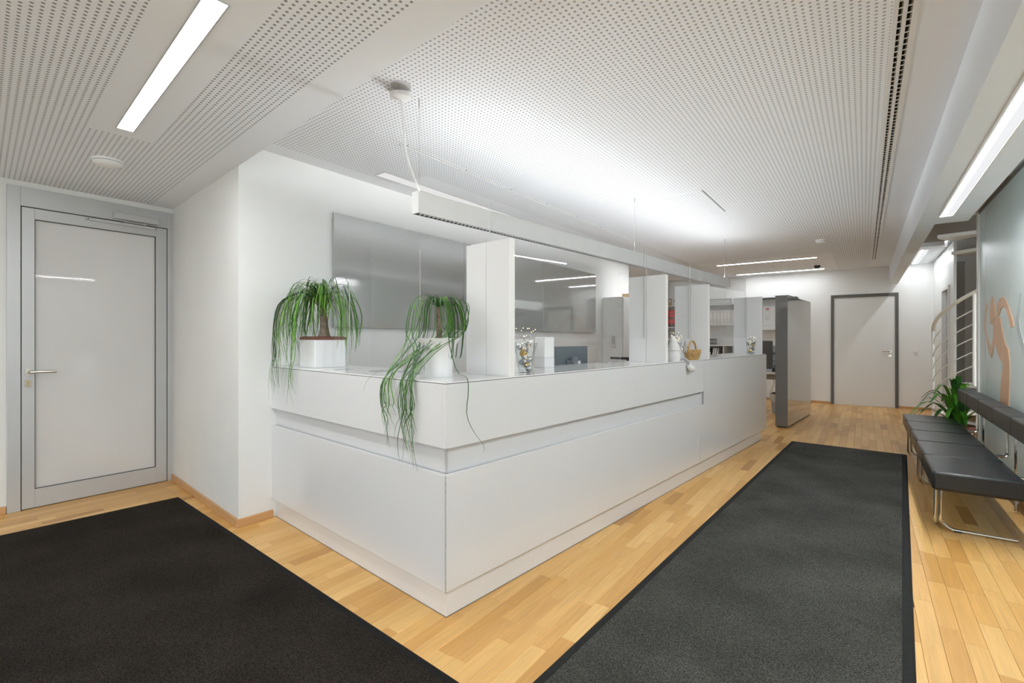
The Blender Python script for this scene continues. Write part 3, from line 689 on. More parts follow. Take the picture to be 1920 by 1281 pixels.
# ------------------------------------------------------------------ corner beyond the stairs
gw = struct('wall_corridor', M().box(1.02,1.05,9.14,9.19,0,HC+.02).box(1.02,1.05,9.19,9.50,0,HC).box(1.02,1.05,10.29,YB,0,HC).box(1.02,1.05,9.50,10.29,2.11,HC), mat('pale_green_white_panel', (.78,.80,.77), .3, noise=(2,.01)))
d3 = struct('door_3', M().box(1.0,1.07,9.50,9.55,0,2.11).box(1.0,1.07,10.24,10.29,0,2.11).box(1.0,1.07,9.55,10.24,2.06,2.11), plastic_w)
struct('door_leaf', B(1.055,1.065,9.55,10.24,0,2.06), mat('grey_glass_leaf', (.33,.33,.335), .3), d3)
struct('handle', M().tube([(1.05,9.62,1.05),(1.02,9.62,1.05),(1.015,9.64,1.05),(1.015,9.73,1.05)], .009, 8), steel, d3)
struct('trim_3', B(1.262,1.39,11.18,11.22,0,2.64), mat('warm_grey_pillar', (.40,.38,.36), .6))

# ------------------------------------------------------------------ spiral stair
SX, SY, SR = 1.55, 8.39, .81
wm = mat('white_painted_steel', (.80,.79,.75), .4)
st = thing('spiral_stair', 'white steel spiral stair with curved handrail behind the frosted glass wall', 'staircase', (SX, SY, 0))
part('centre_pole', M().tube([(0,0,0),(0,0,5.0)], .05, 16), wm, st, smooth=True)
for k in range(14):
    a0 = radians(147+28*k-15); a1 = a0+radians(30); z = .2+.193*k
    pts = [(.06*cos(a0), .06*sin(a0))]+[(SR*.96*cos(a0+(a1-a0)*q/5), SR*.96*sin(a0+(a1-a0)*q/5)) for q in range(6)]+[(.06*cos(a1), .06*sin(a1))]
    part('tread', M().prism(pts, z-.045, z), wm, st)
def helix(a0, a1, z0, z1, n=20): return [(SR*cos(radians(a0+(a1-a0)*i/n)), SR*sin(radians(a0+(a1-a0)*i/n)), z0+(z1-z0)*i/n) for i in range(n+1)]
P1, P2 = 174.5, 231.6
Z1, Z2 = 1.435, 1.86
slope = (Z2-Z1)/(P2-P1)
part('handrail', M().tube([(SR*cos(radians(P1-3)), SR*sin(radians(P1-3)), Z1-.10)]+helix(P1-2, 290, Z1-.01, Z1+slope*(290-P1), 30), .021, 10), mat('cream_handrail', (.72,.68,.58), .4), st, smooth=True)
for ang, zt, zb in ((P1, Z1-.02, .0), (P2, Z2-.02, .76), (290, Z1+slope*(290-P1)-.02, 1.15)):
    c_, s_ = SR*cos(radians(ang)), SR*sin(radians(ang))
    part('post', M().tube([(c_,s_,zb),(c_,s_,zt)], .018, 10), wm, st, smooth=True)
for i in range(5):
    dz = .20+.165*i
    part('rail_bar', M().tube(helix(P1, 290, Z1-dz, Z1+slope*(290-P1)-dz, 26), .0065, 7), wm, st, smooth=True)

# ------------------------------------------------------------------ grey partition at the far counter end
pt = thing('partition_cabinet', 'tall narrow glossy grey partition standing beyond the counter end', 'partition', (-.90, 8.04, 0), CROT)
part('front_face', B(-.004,0,.004,1.66,.022,1.93), grey_gloss, pt)
part('core', B(-.164,-.004,0,1.66,.022,1.945), grey_side, pt)
part('top_cap', B(-.168,.012,-.004,.62,1.945,1.953), grey_side, pt)
part('plinth', B(-.15,-.02,.02,1.64,0,.022), black_pl, pt)

# ------------------------------------------------------------------ plants
leafA = mat('bright_green_leaf', (.10,.26,.022), .42, noise=(30,.3))
leafB = mat('yellow_green_leaf', (.22,.38,.05), .42, noise=(30,.25))
leafC = mat('deep_green_leaf', (.032,.105,.017), .4, noise=(30,.3))
leafD = mat('broad_green_leaf', (.060,.22,.018), .35, noise=(14,.35))
leafE = mat('broad_dark_leaf', (.022,.085,.014), .35, noise=(14,.3))
bark = mat('brown_bark', (.16,.115,.08), .85, noise=(60,.4), bump=(90,.6))
soil = mat('dark_soil', (.05,.032,.02), .95, bump=(120,.8))
pot_w = mat('white_glazed_pot', (.75,.75,.76), .3, noise=(4,.01))
terra = mat('rusty_brown_pot', (.17,.055,.035), .5, noise=(10,.15))
def strand(crown, az, reach, rise, drop, wob, w, n=15):
    c, s_ = cos(az), sin(az)
    p = [crown,
         (crown[0]+c*reach*.35, crown[1]+s_*reach*.35, crown[2]+rise*.8),
         (crown[0]+c*reach*.75, crown[1]+s_*reach*.75, crown[2]+rise),
         (crown[0]+c*reach, crown[1]+s_*reach, crown[2]+rise*.35-drop*.18),
         (crown[0]+c*reach*1.06+wob[0]*.4, crown[1]+s_*reach*1.06+wob[1]*.4, crown[2]-drop*.55),
         (crown[0]+c*reach*1.02+wob[0], crown[1]+s_*reach*1.02+wob[1], crown[2]-drop)]
    path = spline(p, n)
    ws = [w*(.75+.25*min(1, i/3))*(1-(i/n)**3)+.0009 for i in range(n+1)]
    tw = random.uniform(-.6,.6)
    side = []
    for i in range(n+1):
        a = az+pi/2+tw*i/n; side.append((cos(a), sin(a), 0))
    return M().ribbon(path, ws, side, .2)
# left plant: bushy pony tail palm in a square white pot
p1 = thing('ponytail_palm', 'bushy ponytail palm in a square white pot at the wall end of the counter', 'plant', cw(.21, 1.60, ZT), CROT)
part('pot', M().box(-.115,.115,-.115,.115,0,.195), pot_w, p1, bevel=.005)
part('inner_pot', B(-.117,.117,-.117,.117,.195,.215), terra, p1, bevel=.003, label='rusty brown inner pot rim')
part('soil', B(-.105,.105,-.105,.105,.21,.218), soil, p1)
tr = spline([(.02,0,.215),(.02,0,.27),(.012,0,.33),(.004,0,.39),(-.004,0,.425)], 12)
part('trunk', M().tube(tr, [.046,.038,.033,.030,.028,.027,.026,.025,.024,.024,.025,.03,.026], 12), bark, p1, smooth=True)
CR = (-.004, 0, .425)
def local_dir(az): return az
def curly(crown, az, reach, rise, drop, w, amp, n=20):
    c, s_ = cos(az), sin(az); ph = random.uniform(0, 6.28); fr_ = random.uniform(3.0, 6.5)
    p = [crown, (crown[0]+c*reach*.35, crown[1]+s_*reach*.35, crown[2]+rise*.85), (crown[0]+c*reach*.78, crown[1]+s_*reach*.78, crown[2]+rise*.9),
         (crown[0]+c*reach*1.02, crown[1]+s_*reach*1.02, crown[2]+rise*.2-drop*.25), (crown[0]+c*reach*1.06, crown[1]+s_*reach*1.06, crown[2]-drop*.62), (crown[0]+c*reach*random.uniform(.9,1.12), crown[1]+s_*reach*random.uniform(.92,1.1), crown[2]-drop)]
    path = []
    for i, q in enumerate(spline(p, n)):
        t = max(0, i/n-.3)/.7; o = amp*t*(sin(ph+fr_*t)-sin(ph))
        path.append((q[0]-s_*o+c*o*.25, q[1]+c*o+min(0, s_*o*.25), q[2]))
    ws = [w*(.75+.25*min(1, i/3))*(1-(i/n)**3)+.0009 for i in range(n+1)]
    tw = random.uniform(-2.2, 2.2); side = [(cos(az+pi/2+tw*i/n), sin(az+pi/2+tw*i/n), 0) for i in range(n+1)]
    return M().ribbon(path, ws, side, .2)
for i in range(165):
    q = random.random()
    az = radians(random.gauss(-140, 48) if q < .48 else random.gauss(45, 50) if q < .86 else random.uniform(-180, 180))
    off = abs((math.degrees(az)+27+180) % 360 - 180)        # leaves growing straight at the viewer's side stay short
    reach = random.uniform(.09, .265)*(.55 if off < 38 else 1.0)
    c, s_ = cos(az), sin(az)
    cr = (CR[0]+c*.012, CR[1]+s_*.012, CR[2]+random.uniform(-.015,.03))
    drop = random.uniform(.16,.38)
    if off < 38: drop = random.uniform(.05,.16)
    over_edge = s_*reach*.95 < -.225
    if over_edge and random.random() < .5: drop = random.uniform(.36,.56)
    elif cr[2]-drop < .03: drop = cr[2]-.03-random.random()*.06
    part('leaf', curly(cr, az, reach, random.uniform(.05,.21)*(1.1-reach), drop, random.uniform(.0055,.0095), random.uniform(.012,.045)),
         leafB if random.random() < .16 else leafA if random.random() < .62 else leafC, p1, smooth=True)
for az, reach, rise in ((-138,.06,.20),(-20,.05,.17),(60,.20,.22),(150,.12,.20)):
    part('leaf', curly((CR[0],CR[1],CR[2]+.02), radians(az), reach, rise, .05, .010, .01), leafC, p1, smooth=True)
for i in range(28):      # the long ones that hang over the edge of the worktop
    x0_ = random.uniform(-.25,-.05) if i < 21 else random.uniform(-.02,.09)
    az = math.atan2(-.2, x0_); w = random.uniform(.006,.0095)
    p = [(CR[0],CR[1],CR[2]), (x0_*.5,-.10,.53), (x0_*.95,-.21,.46), (x0_*1.05,-.245,.28), (x0_+random.uniform(-.04,.04),-.25,.10), (x0_+random.uniform(-.06,.06),-.255,-.06), (x0_+random.uniform(-.06,.09),-.262,-.06-random.uniform(.05,.20))]
    path = spline(p, 20); ws = [w*(1-(k/20)**3)+.0009 for k in range(21)]
    part('leaf', M().ribbon(path, ws, (cos(az+pi/2), sin(az+pi/2), 0), .2), leafA if i % 3 else leafC, p1, smooth=True)
# front plant: sparse pony tail palm in a flared pot, leaves over the counter corner
p2 = thing('ponytail_palm', 'sparse ponytail palm in a flared white pot trailing over the counter corner', 'plant', cw(.20, .29, ZT), CROT)
part('pot', M().lathe([(0,0),(.072,0),(.075,.006),(.073,.05),(.076,.10),(.085,.15),(.101,.185),(.114,.201),(.117,.206),(.111,.206),(.095,.18),(.0,.175)], 32, cap=False), pot_w, p2, smooth=True)
part('soil', M().lathe([(0,.178),(.092,.178),(.0,.184)], 24, cap=False), soil, p2)
part('trunk', M().tube(spline([(0,0,.18),(.003,0,.23),(.008,0,.29),(.0,0,.34),(-.004,0,.372)], 12), [.017,.016,.015,.015,.016,.015,.014,.015,.014,.014,.013,.012,.009], 12), bark, p2, smooth=True)
C2 = (-.004, 0, .37)
def trail(pts, w, mt, twist=0.0, n=26):
    path = spline(pts, n); ws = [w*(.7+.3*min(1,i/4))*(1-(i/n)**4)+.0008 for i in range(n+1)]
    side = []
    for i in range(n+1):
        a = twist*i/n; side.append((cos(a), sin(a), 0))
    part('leaf', M().ribbon(path, ws, side, .2), mt, p2, smooth=True)
# local x = -b (towards the front face), local y = a; the short face is at y = -.20, the front face at x = .29
for i in range(38):
    g_ = 0 if i < 13 else 1                 # left bundle, middle bundle
    gx = random.uniform(-.035,.085) if g_ else random.uniform(-.175,-.11)
    zb = random.uniform(-.45,-.20) if g_ else random.uniform(-.38,-.15)
    rr = random.uniform(.05,.20); az = radians(random.choice((random.gauss(-140,25), random.gauss(40,30), random.uniform(-180,60))))
    c, s_ = cos(az)*rr, sin(az)*rr
    rise = random.uniform(.02,.065)
    kx = random.uniform(-.05,.05)
    pts = [C2, (c*.4,s_*.4,.37+rise), (c*.85,s_*.85,.37+rise*.5), (c*1.05,min(s_*1.05,.05),.24), (c*.6+gx*.5, min(s_*.4,-.02)-.09,.14), (gx+kx*.3, -.222,.0),
           (gx+kx, -.228, -.13), (gx-kx*.6, -.232, zb*.72), (gx+random.uniform(-.06,.07), -.236, zb)]
    trail(pts, random.uniform(.004,.0075), leafC if i % 4 else leafA, random.uniform(-1.5,1.5), 30)
for i in range(9):      # the tuft at the top
    az = radians(40*i+random.uniform(-15,15)); r_ = random.uniform(.03,.075); c, s_ = cos(az), sin(az)
    trail([C2, (c*r_*.3,s_*r_*.3,.40), (c*r_*.7,s_*r_*.7,.425), (c*r_*1.2,s_*r_*1.2,.405), (c*r_*1.6,s_*r_*1.6,.33), (c*r_*1.8,s_*r_*1.8,.25)], .0075, leafC if i % 3 else leafA, .5)
for i in range(9):      # short ones arching around the crown
    az = random.uniform(-.3, 2.2); rr = random.uniform(.07,.13); c, s_ = cos(az)*rr, sin(az)*rr
    trail([C2, (c*.5,s_*.5,.40), (c,s_,.37), (c*1.15,s_*1.15,.26), (c*1.05,s_*1.05,.12), (c*.95,s_*.95,.215-.12)], .008, leafC, .3)
trail([C2, (.06,-.02,.40), (.10,-.03,.33), (.13,-.04,.18), (.20,-.05,.04), (.285,-.06,.012), (.305,-.07,-.06), (.31,-.085,-.16), (.312,-.04,-.25), (.312,.03,-.33), (.312,.02,-.36)], .006, leafC)
trail([C2, (-.06,-.05,.36), (-.12,-.08,.22), (-.19,-.13,.06), (-.27,-.19,.03), (-.33,-.232,-.03), (-.36,-.236,-.09)], .0045, leafC)
# floor plant behind the bench
p3 = thing('potted_clivia', 'broad-leaved green plant in a rusty brown pot behind the bench end', 'plant', (.865, 7.44, 0))
part('pot', M().lathe([(0,0),(.10,0),(.12,.02),(.15,.27),(.165,.275),(.165,.33),(.152,.33),(.145,.29),(.0,.285)], 28, cap=False), terra, p3, smooth=True)
part('soil', M().lathe([(0,.288),(.144,.288),(0,.30)], 24, cap=False), soil, p3)
vb = [(-155,.62,.30),(-165,.58,.20),(175,.50,.33),(-170,.45,.40),(160,.42,.42),(-150,.30,.50),(-120,.22,.46),(-100,.30,.40),(-70,.36,.42),(-45,.40,.30),(-30,.45,.22),(-20,.38,.36),
      (10,.40,.3),(40,.40,.34),(75,.42,.4),(110,.42,.36),(140,.48,.25),(-140,.42,.40),(-85,.10,.60),(-130,.16,.56),(-60,.20,.52),(-110,.44,.24),(-80,.46,.22),(-55,.46,.16),(-135,.50,.22),(-175,.64,.10),(95,.18,.56),(-15,.18,.50)]
for i, (az, reach, rise) in enumerate(vb):
    az = radians(az+random.uniform(-6,6)); c, s_ = cos(az), sin(az); n = 12
    reach *= .84; rise *= .98
    tipz = .30+rise*(.97 if reach < .2 else .70)-(.10 if reach > .36 else 0)
    p = [(c*.03,s_*.03,.29), (c*reach*.25,s_*reach*.25,.30+rise*.6), (c*reach*.6,s_*reach*.6,.30+rise*.98), (c*reach,s_*reach,tipz)]
    path = spline(p, n); w = random.uniform(.052,.068)
    ws = [w*(.55+.45*min(1,k/4))*max(.03, 1-max(0,(k-6)/6)**2.2) for k in range(n+1)]
    part('leaf', M().ribbon(path, ws, (-s_, c, 0), .28), leafD if i % 5 < 3 else leafE, p3, smooth=True)

# ------------------------------------------------------------------ decorations on the counter
warm = emit('warm_fairy_light', (1.0,.78,.42), 3.0)
wire_m = mat('silver_wire', (.62,.60,.56), .3, metal=1.0)
silver = mat('silver_bauble', (.60,.60,.63), .25, metal=.9); goldm = mat('gold_bauble', (.62,.42,.14), .3, metal=.9); greyb = mat('grey_felt_bauble', (.33,.33,.36), .7)
def vase(label, a, b, h, rt, rb, seed):
    rnd = random.Random(seed)
    v = thing('glass_vase', label, 'vase', cw(a, b, ZT), CROT, 'glass vases with fairy lights')
    part('glass', M().lathe([(0,0),(rb,0),(rb*1.02,.01),(rb+(rt-rb)*.4,h*.4),(rt,h*.66),(rt-.003,h*.66),(rb+(rt-rb)*.4-.003,h*.4),(rb-.004,.012),(0,.012)], 24, cap=False), glass_v, v, smooth=True)
    def rad(z): return rb+(rt-rb)*min(1, z/(h*.66))-.016
    for i in range(9):
        z = .025+i*.018; a_ = rnd.uniform(0, 6.28); r_ = max(.002, rad(z)*rnd.uniform(.2,.75))
        part('bauble', M().sphere((r_*cos(a_), r_*sin(a_), z), rnd.uniform(.017,.025), 12), (silver, goldm, greyb, silver)[i % 4], v, smooth=True)
    for i in range(10):
        q = []
        for k in range(7):
            z = h*(.12+.12*k)+rnd.uniform(-.01,.01); a_ = rnd.uniform(0, 6.28); r_ = (rad(z) if z < h*.66 else rt*1.0)*rnd.uniform(.3,1)
            q.append((r_*cos(a_), r_*sin(a_), z))
        part('wire', M().tube(spline(q, 30), .0011, 4), wire_m, v)
    for i in range(34):
        z = h*rnd.uniform(.08,1.0); a_ = rnd.uniform(0, 6.28); r_ = (rad(z) if z < h*.66 else rt*1.0)*rnd.uniform(.4,1)
        part('bulb', M().sphere((r_*cos(a_), r_*sin(a_), z), .0022, 6), warm, v)
vase('tall glass vase of baubles and fairy lights beside the first white divider', .75, .15, .27, .075, .042, 1)
vase('glass vase of fairy lights half hidden behind the gnome and star', 2.86, .13, .26, .07, .042, 2)
vase('small glass vase of fairy lights at the far counter end', 5.12, .09, .25, .062, .040, 3)
felt = mat('white_knitted_felt', (.72,.72,.72), .95, noise=(60,.06), bump=(120,.5)); felt_g = mat('grey_felt', (.36,.37,.38), .95, noise=(40,.1))
gn = thing('gnome', 'white knitted gnome sitting on the counter edge with one leg dangling', 'gnome', cw(2.70, .065, ZT), CROT)
part('body', M().lathe([(0,0),(.045,0),(.056,.02),(.055,.06),(.045,.10),(.034,.115),(0,.12)], 20, cap=False), felt, gn, smooth=True)
hat = [(0,0,.10),(0,0,.14),(-.004,-.004,.18),(-.010,-.01,.215),(-.018,-.018,.24)]
part('hat', M().tube(hat, [.056,.045,.030,.017,.004], 18), felt, gn, smooth=True)
part('beard', M().lathe([(0,.045),(.018,.055),(.026,.085),(.020,.11),(0,.115)], 14, .035, .018, cap=False), mat('grey_white_beard', (.62,.61,.60), .95, bump=(90,.8)), gn, smooth=True)
part('nose', M().sphere((.058, .030, .108), .012, 12), mat('skin_felt', (.66,.50,.42), .8), gn, smooth=True)
part('leg', M().tube(spline([(.035,.03,.02),(.065,.075,.022),(.085,.105,.0),(.088,.115,-.03)], 12), .011, 10), felt_g, gn, smooth=True)
part('foot', M().tube(spline([(.090,.112,-.03),(.096,.125,-.052),(.100,.15,-.068),(.102,.175,-.075),(.102,.19,-.076)], 10), [.016,.020,.024,.027,.028,.028,.027,.025,.021,.015,.006], 14), felt, gn, smooth=True)
star = thing('wooden_star', 'greyish wooden star leaning against the vase next to the basket', 'star', cw(2.93, .055, ZT+.085), CROT)
sp_ = [((.062 if k % 2 == 0 else .026)*cos(pi/2+k*pi/5), (.062 if k % 2 == 0 else .026)*sin(pi/2+k*pi/5)) for k in range(10)]
m_ = M().prism(sp_, -.005, .005); m_.v = [(z, x, y+.03) for x, y, z in m_.v]
part('star_plate', m_, mat('weathered_wood', (.40,.37,.33), .8, noise=(30,.2)), star)
part('stem', M().tube([(0,0,-.085),(0,0,-.02)], .004, 6), mat('twig', (.3,.25,.2), .8), star)
straw = mat('golden_wicker', (.52,.33,.13), .7, noise=(40,.3), bump=(80,.6))
bk = thing('basket', 'small golden wicker basket with arched handle on the counter', 'basket', cw(3.15, .075, ZT), CROT)
for k in range(9):
    r_ = .066+.030*(k/8)**.7; z = .006+k*.0105; q = []
    for i in range(41):
        a_ = 2*pi*i/40; wv = .003*(1 if (i+k) % 2 else -1); q.append(((r_*.75+wv)*cos(a_), (r_+wv)*sin(a_), z))
    part('woven_ring', M().tube(q, .0062, 6, cap=False), straw, bk, smooth=True)
part('base', M().lathe([(0,0),(.05,0),(.05,.006),(0,.006)], 20, cap=False), straw, bk)
hq = [(0, .093*cos(pi*i/14), .09+.088*sin(pi*i/14)) for i in range(15)]
part('handle', M().tube(hq, .0095, 8), straw, bk, smooth=True)
ds = thing('soap_dispenser', 'white sanitiser dispenser with a black nozzle on the counter', 'dispenser', cw(1.22, .37, ZT), CROT)
part('body', M().box(-.045,.045,-.055,.055,.07,.215), plastic_w, ds, bevel=.006)
part('base', M().box(-.045,.045,-.055,.055,0,.07), mat('translucent_white_tank', (.72,.73,.74), .25), ds, bevel=.004)
part('spout', M().box(-.02,.02,.055,.085,.175,.213), plastic_w, ds, bevel=.004)
part('nozzle', M().tube([(0,.068,.175),(.004,.064,.163)], .007, 8), black_pl, ds)
lt = thing('leaflet_stand', 'white tapering leaflet holder between the vase and dispenser', 'holder', cw(1.03, .40, ZT), CROT)
part('front_plate', M().add([(-.04,-.05,0),(.04,-.05,0),(.05,-.045,.2),(-.05,-.045,.2),(-.04,.03,0),(.04,.03,0),(.05,.045,.2),(-.05,.045,.2)], [(3,2,1,0)[::-1],(4,5,6,7)[::-1],(0,1,5,4)[::-1],(1,2,6,5),(2,3,7,6),(3,0,4,7)]), plastic_w, lt)
part('foot', B(-.045,.045,-.055,.05,0,.004), plastic_w, lt)

# ------------------------------------------------------------------ behind the counter
def monitor(label, loc, rz, w, h, zc, mt):
    t_ = thing('monitor', label, 'monitor', loc, rz)
    part('panel', B(-w/2,w/2,-.012,.012,zc-h/2,zc+h/2), mt, t_, bevel=.004)
    part('screen', B(-w/2+.012,w/2-.012,.012,.0135,zc-h/2+.014,zc+h/2-.012), mat('dark_screen', (.01,.01,.012), .1), t_)
    part('hump', B(-.10,.10,-.035,-.012,zc-h*.42,zc+.03), mt, t_, bevel=.008)
    part('neck', B(-.035,.035,-.06,-.03,.0,zc+.06), mat('grey_stand', (.20,.22,.24), .4), t_, bevel=.006)
    part('foot', B(-.12,.12,-.11,.10,0,.012), black_pl, t_, bevel=.004)
    part('sticker', B(.07,.115,-.0365,-.035,zc-.02,zc+.02), plastic_w, t_)
    return t_
mon_m = mat('blue_grey_monitor_back', (.15,.18,.20), .25, noise=(5,.05))
monitor('dark blue-grey monitor seen from behind over the counter', cw(2.30, .90, .74), CROT+pi/2, .545, .32, .345, mon_m)
def office_chair(label, loc, rz, mt):
    t_ = thing('office_chair', label, 'chair', loc, rz, 'office chairs behind the counter')
    part('seat', B(-.24,.24,-.24,.24,.44,.51), mt, t_, bevel=.03, seg=3)
    part('backrest', B(-.22,.22,-.27,-.22,.62,1.14), mt, t_, bevel=.02, seg=3)
    part('column', M().tube([(0,0,.08),(0,0,.44)], .03, 12), black_pl, t_)
    for k in range(5):
        a = 2*pi*k/5
        part('base_arm', M().tube([(0,0,.10),(.29*cos(a),.29*sin(a),.07)], .018, 8), black_pl, t_)
        part('caster', M().sphere((.29*cos(a),.29*sin(a),.028), .028, 10), black_pl, t_)
    return t_
mesh_m = mat('black_mesh_fabric', (.015,.015,.016), .9, noise=(90,.6), bump=(150,.8))
office_chair('black mesh office chair peeking out left of the first divider', cw(1.86, 1.36, 0), CROT+radians(267), mesh_m)
office_chair('grey office chair whose backrest shows left of the second divider', cw(5.42, 1.47, 0), CROT+radians(264), mat('grey_chair_fabric', (.22,.22,.22), .8, noise=(60,.2)))
ks = thing('document_tray', 'flat black tray lying behind the counter left of second divider', 'tray', cw(2.97, .62, 1.11), CROT)
part('tray', M().box(-.16,.16,-.15,.15,0,.012).box(-.16,.16,-.15,-.142,.012,.022), black_pl, ks)
part('stand', M().box(-.04,.04,-.04,.04,-.37,0), black_pl, ks)
# tall cabinet against the wall
cb = thing('tall_cabinet', 'tall white cabinet standing against the wall right of the grey board', 'cabinet', (XW+.003, 7.34, 0))
part('carcass', B(0,.34,.018,1.1,.06,1.99), plastic_w, cb)
part('side_panel', B(-.0,.345,0,.018,.0,1.995), plastic_w, cb, bevel=.002)
part('top_panel', B(0,.345,.018,1.1,1.99,2.0), divider_mat, cb)
for k in range(2):
    dr = part('door', B(.342,.360,.02+.54*k,.555+.54*k,.07,1.985), divider_mat, cb, bevel=.0015)
    part('knob', M().tube([(.36,.50+.10*k,1.1),(.385,.50+.10*k,1.1)], .009, 10), alu, dr)
ic = thing('wall_handset', 'pale grey oblong handset mounted on the side of tall white cabinet', 'handset', (XW+.20, 7.34, 1.26))
part('cover', M().box(-.028,.028,-.022,0,-.10,.10), mat('pale_grey_plastic', (.55,.55,.55), .4), ic, bevel=.01)
part('button', M().tube([(0,-.024,.03),(0,-.021,.03)], .006, 10), dark_grey, ic)
part('label_plate', B(-.02,.02,-.024,-.021,-.085,-.04), plastic_w, ic)
wbx = thing('wooden_box', 'small pale wooden box on top of the tall white cabinet', 'box', (XW+.25, 7.9, 2.0))
pine = mat('pale_pine', (.60,.44,.24), .6, noise=(8,.1))
part('case', B(-.11,.11,-.08,.08,0,.07), pine, wbx, bevel=.004)
part('lid', B(-.112,.112,-.082,.082,.071,.09), pine, wbx, bevel=.003)
# open shelves on the back wall, left
shf = mat('white_shelf_board', (.74,.74,.73), .5)
def shelf_unit(label, x0, x1, y0, zs, z0, z1, back=None, dividers=()):
    t_ = thing('shelf_unit', label, 'shelf', (0, 0, 0))
    for x in (x0, *dividers, x1-.02): part('upright', B(x,x+.02,y0,YB-.003,z0,z1), shf, t_)
    for z in zs: part('shelf_board', B(x0+.02,x1-.02,y0+.004,YB-.003,z-.022,z), shf, t_)
    if back: part('back_board', B(x0+.02,x1-.02,YB-.012,YB-.004,z0,z1), back, t_)
    return t_
shelf_unit('open white shelf unit in the corner holding the red bag', -4.3, -3.28, 11.22, (.4,.85,1.30,1.585,2.085), 0, 2.09, mat('grey_beige_back', (.42,.41,.37), .8))
rb = thing('red_bag', 'red and black bag squeezed onto the corner shelf', 'bag', (-3.63, 11.36, 1.587))
redm = mat('red_fabric', (.62,.022,.022), .7, noise=(12,.15)); 
part('body', M().box(-.11,.11,-.10,.10,.06,.40), redm, rb, bevel=.04, seg=3, smooth=True, angle=60)
part('strap_band', M().box(-.113,.113,-.103,.103,.17,.23), black_pl, rb, bevel=.02)
part('fold', M().box(-.115,.115,-.106,.10,.30,.312), mat('dark_red', (.25,.01,.01), .7), rb)
part('bottom', M().box(-.09,.09,-.09,.09,.0,.07), mat('dark_red_black', (.10,.012,.012), .7), rb, bevel=.02)
part('buckle', M().box(.02,.07,-.112,-.103,.18,.22), dark_grey, rb, bevel=.004)
bx2 = thing('archive_box', 'upright tan box on top of the corner shelf unit', 'box', (-3.68, 11.36, 2.087))
part('case', B(-.03,.03,-.09,.09,0,.17), mat('tan_card', (.48,.34,.17), .7), bx2, bevel=.003)
part('label_plate', B(-.02,.02,-.092,-.09,.08,.13), plastic_w, bx2)
wb2 = thing('file_box', 'white file box beside the tan box above corner shelf', 'box', (-3.57, 11.36, 2.087))
part('case', B(-.06,.06,-.10,.10,0,.18), mat('grey_white_card', (.6,.6,.58), .7), wb2, bevel=.003)
part('finger_hole', M().tube([(.0,-.104,.10),(.0,-.099,.10)], .016, 12), dark_grey, wb2)
# shelves seen between the third and fourth dividers
shelf_unit('white wall shelf of binders seen between the last two dividers', -3.1, -2.15, 11.22, (1.63,2.08), 1.60, 2.09, mat('pale_back', (.62,.62,.62), .8))
bind = mat('white_binder', (.70,.70,.69), .5, noise=(6,.03))
x = -3.05; i = 0
while x < -2.25:
    w = random.uniform(.055,.078)
    od = ('leftmost','second','third','fourth','fifth','sixth','seventh','eighth','ninth','tenth','eleventh','twelfth','thirteenth','fourteenth','fifteenth')[i]
    t_ = thing('binder', od+' white ring binder'+('' if i == 0 else ' from the left')+' in the row on the upper shelf', 'binder', (x, 11.27, 1.632), 0, 'white binders on the upper shelf')
    part('spine', B(0,w-.003,0,.25,0,.31), bind, t_, bevel=.003)
    part('spine_label', B(.012,w-.015,-.001,0,.12,.24), plastic_w, t_)
    x += w; i += 1
fr = thing('picture_frame', 'thin dark frame leaning on top of the binder shelf', 'frame', (-2.62, 11.45, 2.09))
part('frame', M().box(-.24,.24,-.01,.01,.0,.012).box(-.24,.24,-.01,.01,.10,.115).box(-.24,-.228,-.01,.01,.012,.10).box(.228,.24,-.01,.01,.012,.10), dark_grey, fr)
part('backing', B(-.228,.228,0,.006,.012,.10), mat('pale_print', (.5,.5,.5), .6), fr)
lw = thing('sideboard', 'white low sideboard against the back wall with open compartments', 'sideboard', (-3.1, 11.12, 0))
part('top_board', B(0,1.25,0,.47,1.15,1.175), shf, lw)
for x in (0, .62, 1.23): part('upright', B(x,x+.02,.01,.47,.0,1.15), shf, lw)
for z in (.38, .78): part('shelf_board', B(.02,1.23,.012,.47,z,z+.02), shf, lw)
part('back_board', B(.02,1.23,.455,.465,0,1.15), mat('sideboard_back', (.50,.50,.48), .8), lw)
for k, (x, c_) in enumerate(((-2.80,(.02,.022,.025)),(-2.735,(.55,.62,.66)),(-2.69,(.68,.70,.70)),(-2.645,(.45,.48,.5)))):
    t_ = thing('folder', ('black folder', 'pale blue folder', 'white folder', 'grey folder')[k]+' leaning in the sideboard compartment', 'folder', (x, 11.2, .80), (0, .12, 0), None)
    part('cover', B(0,.035,0,.24,0,.31), mat('folder_card_%d' % k, c_, .5), t_, bevel=.002)
    part('spine_label', B(.008,.027,-.001,0,.12,.22), plastic_w, t_)
for k, (x, z) in enumerate(((-2.76,1.175),(-2.76,1.255))):
    t_ = thing('letter_tray', ('lower grey letter tray on the sideboard', 'upper grey letter tray stacked on the sideboard')[k], 'tray', (x, 11.3, z))
    part('tray', M().box(-.09,.09,-.12,.12,0,.006).box(-.09,-.084,-.12,.12,.006,.06).box(.084,.09,-.12,.12,.006,.06).box(-.084,.084,.114,.12,.006,.06).box(-.08,.08,-.115,.11,.012,.055), mat('grey_tray', (.25,.25,.25), .5), t_)
    part('rim', B(-.09,.09,-.124,-.12,0,.06), mat('grey_tray_front', (.2,.2,.2), .5), t_)
